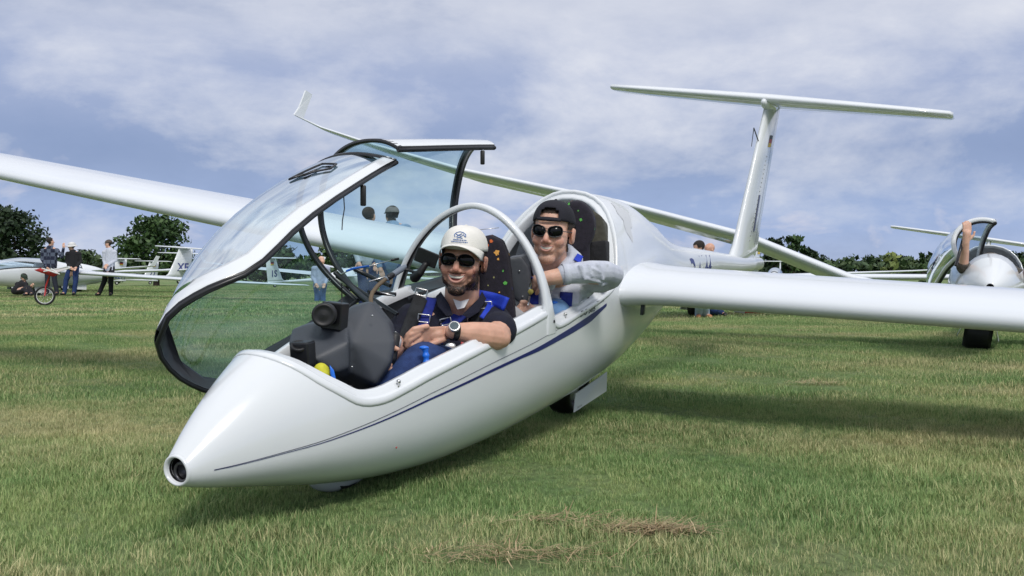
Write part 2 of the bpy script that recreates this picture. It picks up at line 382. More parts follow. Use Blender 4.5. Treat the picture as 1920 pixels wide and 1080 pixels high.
ys = [-30, -8, -3, 0, 2, 4, 7, 10, 15, 22, 32, 50, 80, 130, 250, 600, 2500]; xs = [-2500, -600, -150, -50, -20, -10, -5, 0, 5, 10, 20, 50, 150, 600, 2500]
V, Fc = grid([[(x, y, 0) for x in xs] for y in ys], flip=True)
tag(mk('ground', V, Fc, GROUND), kind='structure')

def tuft(nb, hh, spread, wid, seed):
    r = np.random.default_rng(seed); V = []; F = []
    for k in range(nb):
        a = r.uniform(0, 2*math.pi); d = spread*math.sqrt(r.uniform()); c = np.array([d*math.cos(a), d*math.sin(a), 0])
        h = hh*r.uniform(.55, 1.25); b = r.uniform(0, 2*math.pi); lean = h*r.uniform(.1, .9); di = np.array([math.cos(b), math.sin(b), 0]); sd_ = np.array([-di[1], di[0], 0])*wid*r.uniform(.6, 1.3)
        n = len(V)
        for q in (0, .5, 1.0):
            p = c + di*lean*q**1.8 + np.array([0, 0, h*q*(1-.25*q*lean/h)])
            if q < 1: V += [p-sd_*(1-.35*q), p+sd_*(1-.35*q)]
            else: V += [p]
        F += [(n, n+1, n+3, n+2), (n+2, n+3, n+4)]
    me = bpy.data.meshes.new('tuft'); me.from_pydata([tuple(v) for v in V], [], F); me.materials.append(BLADE)
    me.polygons.foreach_set('use_smooth', [True]*len(F))
    return bpy.data.objects.new('grass_tuft', me)
def grass_field(name, P, sizes, tufts, label):
    me = bpy.data.meshes.new(name); me.vertices.add(len(P)); me.vertices.foreach_set('co', np.array(P, dtype=np.float32).ravel())
    at_ = me.attributes.new('size', 'FLOAT', 'POINT'); at_.data.foreach_set('value', np.array(sizes, dtype=np.float32))
    at2 = me.attributes.new('turn', 'FLOAT_VECTOR', 'POINT'); rv = np.zeros((len(P), 3), dtype=np.float32); rv[:, 2] = RNG.uniform(0, 6.28, len(P)); at2.data.foreach_set('vector', rv.ravel())
    at3 = me.attributes.new('shade', 'FLOAT', 'POINT'); at3.data.foreach_set('value', RNG.uniform(0, .35, len(P)).astype(np.float32))
    me.update(); o = bpy.data.objects.new(name, me); COL.objects.link(o)
    g = bpy.data.node_groups.new(name, 'GeometryNodeTree'); g.interface.new_socket('Geometry', in_out='INPUT', socket_type='NodeSocketGeometry'); g.interface.new_socket('Geometry', in_out='OUTPUT', socket_type='NodeSocketGeometry')
    gi = g.nodes.new('NodeGroupInput'); go = g.nodes.new('NodeGroupOutput'); j = g.nodes.new('GeometryNodeGeometryToInstance'); L = g.links.new
    mp = g.nodes.new('GeometryNodeMeshToPoints'); L(gi.outputs[0], mp.inputs[0])
    ip = g.nodes.new('GeometryNodeInstanceOnPoints'); L(mp.outputs[0], ip.inputs['Points'])
    for tu in tufts[::-1]:
        oi = g.nodes.new('GeometryNodeObjectInfo'); oi.inputs['Object'].default_value = tu; oi.inputs['As Instance'].default_value = True; L(oi.outputs['Geometry'], j.inputs[0])
    L(j.outputs[0], ip.inputs['Instance']); ip.inputs['Pick Instance'].default_value = True
    ri = g.nodes.new('FunctionNodeRandomValue'); ri.data_type = 'INT'; ri.inputs[5].default_value = len(tufts)-1; ri.inputs[4].default_value = 0; L(ri.outputs[2], ip.inputs['Instance Index'])
    for nm, sock, ty in (('turn', 'Rotation', 'FLOAT_VECTOR'), ('size', 'Scale', 'FLOAT')):
        a = g.nodes.new('GeometryNodeInputNamedAttribute'); a.data_type = ty; a.inputs[0].default_value = nm; L(a.outputs[0], ip.inputs[sock])
    L(ip.outputs[0], go.inputs[0]); md = o.modifiers.new('grass', 'NODES'); md.node_group = g
    return tag(o, label, 'grass', kind='stuff')
def field_pts(y0, y1, dens, spread=.62):
    area = spread*(y1*y1-y0*y0)+2*(y1-y0); n = int(dens*area)
    y = np.sqrt(RNG.uniform(y0*y0, y1*y1, n)); x = RNG.uniform(-1, 1, n)*(y*spread+.6)
    return np.stack([x, y, np.zeros(n)], 1)
def patchy(P):
    return .75 + .28*np.sin(P[:, 0]*1.7+np.sin(P[:, 1]*1.3)*2)*np.sin(P[:, 1]*2.1+1) + .18*np.sin(P[:, 0]*7+P[:, 1]*5) 
near = [tuft(24, .030, .05, .0014, s) for s in range(5)] + [tuft(16, .044, .04, .0012, 9)]
mid = [tuft(26, .036, .10, .0022, s+20) for s in range(4)]
far = [tuft(30, .04, .28, .006, s+40) for s in range(3)]
P = field_pts(1.2, 5.2, 1150); grass_field('grass', P, patchy(P)*RNG.uniform(.7, 1.3, len(P)), near, 'short mown green and straw grass in the foreground around the glider')
P = field_pts(5.1, 15, 260); grass_field('grass', P, patchy(P)*RNG.uniform(.7, 1.3, len(P)), mid, 'mown grass of the airfield beyond the front glider')
P = field_pts(14.8, 55, 16); grass_field('grass', P, RNG.uniform(.6, 1.2, len(P)), far, 'far mown grass around the parked gliders')

# ================================================================== the two-seat glider in front
def herm(xs, ys, x):
    n = len(xs); x = min(max(x, xs[0]), xs[-1]); d = [(ys[i+1]-ys[i])/(xs[i+1]-xs[i]) for i in range(n-1)]
    i = 0
    while i < n-2 and x > xs[i+1]: i += 1
    def sl(k):
        if k == 0: return d[0]
        if k == n-1: return d[-1]
        return 0 if d[k-1]*d[k] <= 0 else 2*d[k-1]*d[k]/(d[k-1]+d[k])
    h = xs[i+1]-xs[i]; s = (x-xs[i])/h
    return (2*s**3-3*s*s+1)*ys[i]+(s**3-2*s*s+s)*h*sl(i)+(-2*s**3+3*s*s)*ys[i+1]+(s**3-s*s)*h*sl(i+1)
class Body:                                           # a fuselage given by height / width curves along its length
    def __init__(s, ZT, ZB, WW, ZC, ne=2.25): s.t = (ZT, ZB, WW, ZC); s.ne = ne
    def zt(s, x): return herm(*s.t[0], x)
    def zb(s, x): return herm(*s.t[1], x)
    def ww(s, x): return herm(*s.t[2], x)
    def zc(s, x): return herm(*s.t[3], x)
    def p(s, x, th, off=0.0):
        c, q = math.cos(th), math.sin(th); w = max(s.ww(x)+off, .002); h = (s.zt(x)-s.zc(x) if q > 0 else s.zc(x)-s.zb(x))+off
        ne = s.ne - (.25*min(1, max(0, (.75-x)/.4)) if s.ne > 2.2 and s.t[0][0][-1] < 6.7 else 0)
        return np.array([x, w*math.copysign(abs(c)**(2/ne), c), s.zc(x)+h*math.copysign(abs(q)**(2/ne), q)])
HB = Body(([0,.08,.2,.3,.6,1,1.3,1.55,2,2.47,2.82,3.42,3.8,4.2,4.56,5.65,6.6],[.03,.105,.195,.255,.41,.55,.62,.655,.69,.695,.674,.543,.42,.345,.313,.2,.12]),
          ([0,.05,.21,.49,.74,1.06,1.44,1.9,2.48,2.81,3.19,3.6,3.92,4.56,5.65,6.6],[-.055,-.072,-.112,-.180,-.221,-.250,-.257,-.246,-.207,-.167,-.108,-.025,.042,.10,.05,.01]),
          ([0,.1,.2,.35,.6,1,1.5,2,2.5,3,3.5,4,4.56,5.65,6.6],[.046,.1,.145,.205,.27,.32,.342,.338,.318,.258,.18,.125,.10,.08,.06]),
          ([0,.3,.6,1,1.5,2,2.5,3,3.5,4,4.56,5.65,6.6],[-.015,.0,.02,.05,.08,.1,.13,.15,.17,.18,.2,.12,.065]))
def body_matrix(T, yaw, pit, bank):
    a = np.array([math.sin(yaw)*math.cos(pit), math.cos(yaw)*math.cos(pit), math.sin(pit)])
    l0 = np.array([math.cos(yaw), -math.sin(yaw), 0.]); u0 = np.cross(l0, a)
    l = l0*math.cos(bank)-u0*math.sin(bank); u = u0*math.cos(bank)+l0*math.sin(bank)
    m = Matrix.Identity(4)
    for r in range(3): m[r][0] = a[r]; m[r][1] = l[r]; m[r][2] = u[r]; m[r][3] = T[r]
    return m                                           # local x runs aft, y to the glider's left wing, z up
GM = body_matrix((-.862, 2.47, .205), rad(27), rad(4.5), rad(6.8))
GMi = np.array(GM.inverted()); GMa = np.array(GM)
def toB(P): P = np.array(P); return GMi[:3, :3] @ P + GMi[:3, 3]
def toW(P): P = np.array(P); return GMa[:3, :3] @ P + GMa[:3, 3]
GL = empty('sailplane', M4=GM, label='white two-seat sailplane with both canopies open and two pilots sitting in it', cat='glider')
RIM = [(.301,1.5708),(.317,1.171),(.366,.736),(.429,.457),(.481,.316),(.554,.256),(.641,.252),(.74,.256),(.874,.261),(1.024,.265),(1.195,.271),(1.389,.288),(1.52,.30),(1.545,.27),(1.60,.20),(1.668,.19),(1.776,.204),(2.005,.237),(2.20,.285),(2.245,.33),(2.278,.442),(2.355,.736),(2.436,1.135),(2.45,1.5708)]
def refine(L, n):                                      # Catmull-Rom through the rim points
    out = []; L = [np.array(q) for q in L]; m_ = np.array([1, -1]); E = np.array([0, math.pi])
    E0 = [E*[1, 1] + L[1]*m_] + L + [E + L[-2]*m_]
    for i in range(1, len(E0)-2):
        a, b, c, d = E0[i-1:i+3]
        for k in range(n):
            t = k/n; q = .5*(2*b+(c-a)*t+(2*a-5*b+4*c-d)*t*t+(3*b-a-3*c+d)*t**3); out.append((float(q[0]), float(q[1])))
    return out + [tuple(L[-1])]
RIMF = refine(RIM, 3)
NV = 30
cols = []
for x in (0.0, .004, .03, .07, .12, .18, .24): cols.append([(x, -math.pi/2 + math.pi*j/NV) for j in range(NV+1)])
n0 = len(cols); xk = np.linspace(.301, 2.45, len(RIMF))
for (xr, tr), x0 in zip(RIMF, xk):
    c = []
    for j in range(NV+1):
        s = j/NV; e = s*s*(3-2*s); x = x0+(xr-x0)*e; c.append((x, -math.pi/2 + (tr+math.pi/2)*s))
    cols.append(c)
for x in (2.475, 2.5, 2.53, 2.56, 2.6, 2.64, 2.68, 2.72, 2.76, 2.8, 2.85, 2.9, 2.97, 3.05, 3.12, 3.2, 3.35, 3.5, 3.65, 3.8, 4.0, 4.2, 4.5, 5, 5.65, 6.2, 6.58, 6.62): cols.append([(x, -math.pi/2 + math.pi*j/NV) for j in range(NV+1)])
Lp = [[HB.p(x, t) if x < 6.6 else HB.p(6.6, t)*[1, .4, 1] + [.015, 0, 0] for x, t in c] for c in cols]
V1, F1 = grid(Lp); V2 = V1*np.array([1, -1, 1]); F2 = [tuple(i+len(V1) for i in f[::-1]) for f in F1]
fus = mk('fuselage', list(V1)+list(V2), F1+F2, GEL, GL)
b = bmesh.new(); b.from_mesh(fus.data); bmesh.ops.remove_doubles(b, verts=b.verts, dist=.0006); bmesh.ops.recalc_face_normals(b, faces=b.faces); b.to_mesh(fus.data); b.free()
# inner liner
Lp = [[HB.p(x, t, -.022) for x, t in c] for c in cols[n0+2:-30]]
V1, F1 = grid(Lp, flip=True); V2 = V1*np.array([1, -1, 1]); F2 = [tuple(i+len(V1) for i in f[::-1]) for f in F1]
mk('cockpit_liner', list(V1)+list(V2), F1+F2, TUB, fus)
# nose opening: rounded lip, dark recess and the tow release ring
mb = MB(); R0 = [HB.p(0.0, q)*np.array([1, 1, 1]) for q in np.linspace(0, 2*math.pi, 28, endpoint=False)]
cen = np.array([0, 0, HB.zc(0)+.001])
def ringo(sc, x): return [cen*[0, 1, 1] + (p-cen)*[0, sc, sc] + [x, 0, 0] for p in R0]
V, Fc = grid([ringo(1.0, .0005), ringo(.97, -.006), ringo(.86, -.009), ringo(.78, -.004), ringo(.75, .012)], cv=True); mk('nose_lip', V, Fc, GEL, fus)
V, Fc = grid([ringo(.755, .004), ringo(.72, .07), ringo(.01, .07)], cv=True); mk('nose_recess', V, Fc, BLK, fus)
mb = MB(); mb.tube([cen*[0, 1, 1]+[.012, .023*math.cos(q)+.002, .024*math.sin(q)-.006] for q in np.linspace(0, 2*math.pi, 20, endpoint=False)], .0045, 8, closed=True)
mb.lathe([(0, .02), (.02, .012), (.02, .004)], cen+[.02, 0, -.006], [1, 0, 0], 16); mb.build('tow_ring', mat('dull steel', (.10, .10, .11), .4, metal=.8), fus)
# sill flange along the opening: stepped lip turned inward
rimpts = [HB.p(x, t) for x, t in RIMF]; rimfull = rimpts + [p*[1, -1, 1] for p in rimpts[-2:0:-1]]
nrm = []
k = len(rimfull)
def rim_norm(x, t):
    e = 1e-3; a = HB.p(x+e, t)-HB.p(x-e, t); b2 = HB.p(x, t+e)-HB.p(x, t-e); n = np.cross(a, b2); n /= np.linalg.norm(n); return n if n @ np.array([0, math.cos(t), math.sin(t)]) > 0 else -n
nr = [rim_norm(x, t) for x, t in RIMF]; nr = nr + [q*[1, -1, 1] for q in nr[-2:0:-1]]
rings = []
for i, p in enumerate(rimfull):
    tg = rimfull[(i+1) % k]-rimfull[i-1]; tg /= np.linalg.norm(tg); n = nr[i]; up = np.cross(tg, n); up /= np.linalg.norm(up)
    if i < k/2:
        if up[2] < 0 and abs(up[2]) > .3: up = -up
    # 'up' points from the hull skin into the opening, in the skin's tangent plane
    ctr = np.array([.9 if p[0] < 1.56 else 1.95, 0, .45])
    if up @ (ctr-p) < 0: up = -up
    prof = [(-.022, -.0006), (-.014, .0008), (-.002, .0008), (.001, -.003), (.003, -.011), (.011, -.0125), (.0135, -.018), (.024, -.020), (.026, -.034), (.014, -.037), (.0, -.06)]
    rings.append([p + up*a + n*b_ for a, b_ in prof])
V, Fc = grid(rings, cu=True); o = mk('cockpit_sill', V, Fc, GEL, fus)
b = bmesh.new(); b.from_mesh(o.data); bmesh.ops.recalc_face_normals(b, faces=b.faces); b.to_mesh(o.data); b.free()
so = o.modifiers.new('solid', 'SOLIDIFY'); so.thickness = .003; so.offset = 0
# hoop between the cockpits
def arch(wid, thick, n=48):
    a = []
    for i in range(n+1):
        t = math.pi*i/n; c, q = math.cos(t), math.sin(t); e = abs(2*i/n-1)**6; w = wid*(1+e*(1.5 if i < n/2 else .6)); x0 = 1.50+.035*c + e*.012
        def P(x, r): return np.array([x, (.337+r)*math.copysign(abs(c)**1.10, c), .185+(.470+r)*abs(q)**1.08])
        a.append([P(x0-w/2, 0), P(x0-w*.3, .004), P(x0+w*.3, .004), P(x0+w/2, 0), P(x0+w/2-.004, -thick), P(x0-w/2+.004, -thick)])
    return a
A = arch(.042, .020); V, Fc = grid(A, cv=True)
fm = [1 if (i % 6) in (4,) or ((i % 6) == 5 and False) else 0 for i in range(len(Fc))]
o = mk('cockpit_hoop', V, Fc, None, fus, mats=[GEL, BLKS], fm=fm)
b = bmesh.new(); b.from_mesh(o.data); bmesh.ops.recalc_face_normals(b, faces=b.faces); b.to_mesh(o.data); b.free()
# rounded lip of the rear hoop
rl = [HB.p(x, t, .002) for x, t in RIMF if x > 2.2 and t > .32]; rl = rl + [p*[1, -1, 1] for p in rl[-2::-1]]
MB().tube([p+[.004, 0, 0] for p in rl], .011, 10).build('hoop_rim', GEL, fus)
# stripes laid on the skin
def skin_strip(name, L, wf, m, off=.0016, n=60, parent=None):
    xs = [a for a, _ in L]; ts = [b_ for _, b_ in L]; a = []
    for i in range(n+1):
        x = xs[0]+(xs[-1]-xs[0])*i/n; t = herm(xs, ts, x); w = wf(x); sc = w/max(HB.zt(x)-HB.zc(x), .1)
        a.append([HB.p(x, t-sc*q, off) for q in (0, .5, 1)])
    V, Fc = grid(a); return mk(name, V, Fc, m, parent or fus)
ST = [(.051,.03),(.268,.06),(.509,.079),(.737,.088),(1.023,.095),(1.386,.102),(1.671,.125),(1.886,.152),(2.129,.19)]
skin_strip('blue_stripe', ST, lambda x: .0015 + .010*min(1, max(0, (x-.25)/1.2)) + .016*max(0, min(1, (x-1.3)/.6))*(1-max(0, (x-1.95)/.18)), NAVY)
skin_strip('pinstripe', [(x, t+.012+.028*min(1, x/1.2)) for x, t in ST[:-2]], lambda x: .0016, INK)
skin_strip('keel_seam', [(.5,-1.36),(1.2,-1.40),(2.0,-1.42),(2.6,-1.42)], lambda x: .0014, mat('seam grey', (.30, .32, .28), .6))  # thin grey line along the keel joint
def hull_text(txt, size, xc, tc_, m, shear=0, bold=0, name='lettering', side=1, spacing=1.0, wide=1.0):
    V, Fc = text_mesh(txt, size, shear, bold, spacing); out = []
    for a, b_, _ in V:
        x = xc + a*side*wide; t = tc_ + b_/max(HB.zt(x)-HB.zc(x), .1) if tc_ > 0 else tc_ + b_/(HB.zc(x)-HB.zb(x))
        q = HB.p(x, t if t > 0 else t, .0022); out.append(q*[1, side, 1])
    return mk(name, out, Fc, m, fus, smooth=False)
hull_text('DG 505', .031, 1.905, .190, INK, shear=.25, wide=1.6, bold=.0006, name='type_lettering', spacing=1.05)
hull_text('ORION', .018, 2.045, .222, INK, shear=.25, wide=1.5, bold=.0004, name='type_lettering', spacing=1.1)
# registration on the boom, read from the left side (tops show above the wing)
hull_text('D-4144', .19, 4.42, -.12, mat('blue grey lettering', (.045, .06, .22), .4), bold=.004, name='registration_lettering')
# latch pins and screws on the sill
for (x, t) in ((.625, .252), (1.70, .192)):
    p = HB.p(x, t, -.012)+[0, 0, .006]; MB().lathe([(0, .004), (.012, .004), (.013, .007), (.020, .0065), (.023, .002)], p, [0, 0, 1], 12).build('latch_pin', MET, fus)
p = HB.p(1.56, .22, .004); MB().lathe([(0, .006), (.003, .0055), (.003, 0.0001)], p, [0, 1, .2], 12).build('lock_hole', BLK, fus)
p = HB.p(.62, -.30, .001); MB().ell(p, (.003, .002, .003)).build('red_mark', RED, fus)
# worn paint behind the rear cockpit
sp = []
for a in np.linspace(0, 2*math.pi, 26, endpoint=False):
    r = 1+.25*math.sin(3*a+1)+.15*math.sin(7*a); sp.append((2.64+.085*r*math.cos(a)+.03*math.sin(a), .92+.24*r*math.sin(a)))
pr_ = []
for f_ in (.02, .25, .5, .75, 1.0): pr_.append([HB.p(2.64+(x-2.64)*f_, .92+(t-.92)*f_, .0010) for x, t in sp])
V, Fc = grid(pr_, cv=True); mk('matt_patch', V, Fc, mat('matt grey paint patch', (.55, .57, .60), .75), fus)

# wings -------------------------------------------------------------
def foil(th, n=13, camber=.02):
    xs = [.5*(1-math.cos(math.pi*i/(n-1))) for i in range(n)]
    yt = [5*th*(.2969*math.sqrt(x)-.126*x-.3516*x*x+.2843*x**3-.1020*x**4) for x in xs]
    cm = [camber*4*x*(1-x) for x in xs]
    return [(x, c+y) for x, y, c in zip(xs, yt, cm)][::-1] + [(x, c-y) for x, y, c in zip(xs, yt, cm)][1:-1]
def wing_pts(stations, camber=.02):
    """stations: (le xyz, chord, thickness, twist deg, up-vector)"""
    rows = []
    for le, ch, th, tw, up in stations:
        le = np.array(le, float); up = np.array(up, float); up /= np.linalg.norm(up); c, s = math.cos(rad(tw)), math.sin(rad(tw))
        ax = np.array([1., 0, 0]); dx = ax*c - up*s; dz = up*c + ax*s
        rows.append([le + dx*x*ch + dz*z*ch for x, z in foil(th, camber=camber)])
    return rows
def add_wing(name, side, sts, parent, m=GELW, label=None):
    rows = wing_pts(sts); rows = [[p*[1, side, 1] for p in r] for r in rows]; V, Fc = grid(rows, cv=True, flip=side < 0)
    n = len(rows[0]); Fc = Fc + [tuple(range((len(rows)-1)*n, len(rows)*n))]
    o = mk(name, V, Fc, m, parent); 
    b_ = bmesh.new(); b_.from_mesh(o.data); bmesh.ops.recalc_face_normals(b_, faces=b_.faces); b_.to_mesh(o.data); b_.free()
    return o
def main_wing(dih, name='wing'):
    st = []
    for y, ch, th, dx, dz, tw in ((.26, 1.10, .185, -.07, -.008, -1), (.32, 1.03, .175, -.04, -.004, -1), (.40, .985, .165, -.012, -.002, -1), (.55, .96, .162, 0, 0, -1), (1.2, .95, .158, 0, 0, -1), (2, .93, .158, .005, 0, -1), (3.4, .88, .157, .015, .005, -1), (4.5, .84, .155, .03, .01, -1), (6.8, .64, .15, .08, .03, -.5), (8.6, .44, .14, .15, .06, 0), (9.2, .26, .13, .26, .09, 0)):
        st.append(((2.335+dx, y, .262+dz+(y-.36)*math.tan(dih)), ch, th, tw, (0, -math.sin(dih), math.cos(dih))))
    return st
wl = add_wing('wing', 1, main_wing(rad(3.3)), GL); wr = add_wing('wing', -1, main_wing(rad(3.3)), GL)
for w, sd_ in ((wl, 1), (wr, -1)):
    # aileron / flap split lines as narrow raised seals
    a = [[np.array([2.335+ .03*(y/4.5)+ch*f, sd_*y, .262+(y-.36)*math.tan(rad(3.3))+zo]) for f, zo in ((.78, .058), (.787, .058))] for y, ch in ((.6, .91), (2, .86), (4.5, .80))]
    V, Fc = grid(a); mk('hinge_seal', V, Fc, mat('seal tape', (.5, .52, .54), .6) if sd_ > 0 else MATS['seal tape'], w)
    # small root fairing pin below
MB().box((2.42, .40, .19), (.03, .012, .05)).build('root_pin', DGR, wl)
# fin
st = []
fdir = np.array([.0, 0, 1.])
for z, x0, ch, th in ((.10, 5.42, 1.02, .10), (.20, 5.62, .90, .115), (.27, 5.70, .83, .12), (.40, 5.77, .78, .12), (.9, 6.03, .66, .12), (1.42, 6.30, .54, .12)):
    st.append([np.array([x0 + x*ch, q*ch, z]) for x, q in foil(th, camber=0)])
V, Fc = grid(st, cv=True, flip=True); Fc += [tuple(range(len(st[0])))[::-1], tuple(range((len(st)-1)*len(st[0]), len(st)*len(st[0])))]
fin = mk('tail_fin', V, Fc, GEL, GL)
b = bmesh.new(); b.from_mesh(fin.data); bmesh.ops.recalc_face_normals(b, faces=b.faces); b.to_mesh(fin.data); b.free()
def finpt(x, z, off=.003):                             # left skin of the fin
    x0 = herm([.2, .27, .4, .9, 1.42], [5.62, 5.70, 5.77, 6.03, 6.30], z); ch = herm([.2, .27, .4, .9, 1.42], [.90, .83, .78, .66, .54], z); u = min(max((x-x0)/ch, .001), .999)
    y = 5*.12*(.2969*math.sqrt(u)-.126*u-.3516*u*u+.2843*u**3-.1020*u**4)*ch; return np.array([x, y+off, z])
def fin_quad(name, x0, x1, z0, z1, m, n=4):
    sh = lambda z: (z-.3)*.52
    V, Fc = grid([[finpt(x0+(x1-x0)*i/n+sh(z), z) for i in range(n+1)] for z in (z0, z1)]); return mk(name, V, Fc, m, fin)
V, Fc = text_mesh('1', .40, 0, .012); mk('competition_number', [finpt(6.10+a+(.50+b_-.3)*.30, .50+b_) for a, b_, _ in V], Fc, NAVY, fin, smooth=False)
for i, (c, nm) in enumerate((((.02, .02, .02), 'flag black'), ((.5, .03, .03), 'flag red'), ((.75, .5, .03), 'flag gold'))): fin_quad('flag_stripe', 5.95, 6.08, 1.16-.033*(i+1), 1.16-.033*i, mat(nm, c, .5))
V, Fc = grid([[finpt(herm([.2, .27, .4, .9, 1.42], [5.62, 5.70, 5.77, 6.03, 6.30], z)+f*herm([.2, .9, 1.42], [.9, .66, .54], z), z, .002) for f in (.66, .672)] for z in np.linspace(.22, 1.40, 12)]); mk('rudder_gap', V, Fc, mat('dark joint grey', (.12, .13, .13), .7), fin)  # dark grey strip along the rudder joint
for z in np.linspace(.30, .98, 20): MB().ell(finpt(herm([.2, .27, .4, .9, 1.42], [5.62, 5.70, 5.77, 6.03, 6.30], z)+.27, z, .001), (.004, .002, .006), nu=8, nv=6).build('fin_rivet', MATS['dark joint grey'], fin)
mb = MB(); p0 = np.array([6.14, 0, 1.09]); mb.tube([p0+[.02, 0, 0], p0+[-.20, 0, .10]], .005, 8); mb.tube([p0+[-.20, 0, .10], p0+[-.215, 0, -.045]], .003, 6); mb.build('probe', DGR, fin)
MB().ell((6.50, 0, .02), (.10, .03, .05)).build('tail_fairing', GEL, fus)
# tailplane
for sd_ in (1,):
    st = []
    for y, ch, th, dx in ((-1.40, .30, .12, .17), (-1.375, .42, .13, .10), (-1.1, .50, .13, .07), (-.5, .62, .13, .02), (0, .70, .13, .0), (.5, .62, .13, .02), (1.1, .50, .13, .07), (1.375, .42, .13, .10), (1.40, .30, .12, .17)):
        st.append(((6.18+dx, y, 1.445-y*.042), ch, th, 3.0, (0, 0, 1)))
    tp = add_wing('tailplane', 1, st, GL, GEL)
V, Fc = grid([[np.array([6.18+dx+ch*f, y, 1.445-y*.042-ch*.085]) for f in (.70, .715)] for y, ch, dx in ((-1.35, .42, .10), (0, .70, 0), (1.35, .42, .10))]); mk('elevator_gap', V, Fc, MATS['dark joint grey'], tp)
MB().ell((6.42, 0, 1.41), (.28, .045, .06)).build('tail_junction_fairing', GEL, fin)
# turned-up landing gear doors, wheels
def quad_prism(name, Q, th, nrm_, m, parent):
    Q = [np.array(q, float) for q in Q]; n = np.array(nrm_, float)*th; V = Q + [q+n for q in Q]; k = len(Q)
    return mk(name, V, [tuple(range(k))[::-1], tuple(range(k, 2*k))] + [(i, (i+1) % k, (i+1) % k+k, i+k) for i in range(k)], m, parent, smooth=False)
def bpl(u, v, y):                                      # photo pixel onto the glider's plane y = const
    d = GMi[:3, :3] @ ray(u, v); o_ = toB((0, 0, CAM_H)); k_ = (y-o_[1])/d[1]; return o_ + k_*d
quad_prism('gear_door', [bpl(1078, 738, .13), bpl(1137, 697, .13), bpl(1136, 733, .15), bpl(1122, 742, .15), bpl(1075, 773, .15)], .004, (0, 1, 0), GEL, fus)
V, Fc = text_mesh('DG-4144', .014); q0 = bpl(1087, 762, .158); dx_ = bpl(1100, 754, .158)-q0; dx_ /= np.linalg.norm(dx_); mk('door_lettering', [q0 + dx_*a + np.array([0, 0, 1])*b_ for a, b_, _ in V], Fc, INK, fus, smooth=False)
def wheel(name, c, r, w, parent, axis=(0, 1, 0), rimm=None):
    c = np.array(c, float); a = np.array(axis, float); o_ = MB().lathe([(-w*.3, r*.55), (-w*.5, r*.7), (-w*.5, r*.88), (-w*.32, r*.98), (0, r), (w*.32, r*.98), (w*.5, r*.88), (w*.5, r*.7), (w*.3, r*.55)], c, a, 32).build(name, BLK, parent)
    MB().lathe([(-w*.28, .01), (-w*.3, r*.3), (-w*.25, r*.57), (w*.25, r*.57), (w*.3, r*.3), (w*.28, .01)], c, a, 24).build('rim', rimm or WHT, o_); return o_
wb = toB(np.array([0, 0, 0.])); 
def gear(xb, r, w):
    p = HB.p(xb, -math.pi/2); W = toW(p); up = GMa[:3, 2]; s_ = (r-W[2])/up[2]; return p + np.array([0, 0, s_])
wheel('main_wheel', gear(2.56, .155, .12), .155, .12, fus); wheel('nose_wheel', gear(.70, .11, .09), .11, .09, fus, rimm=DGR)
q = gear(.70, .11, .09); MB().ell(q+np.array([.02, 0, -.022]), (.185, .066, .094), nu=28, nv=16).build('nose_wheel_fairing', GEL, fus)

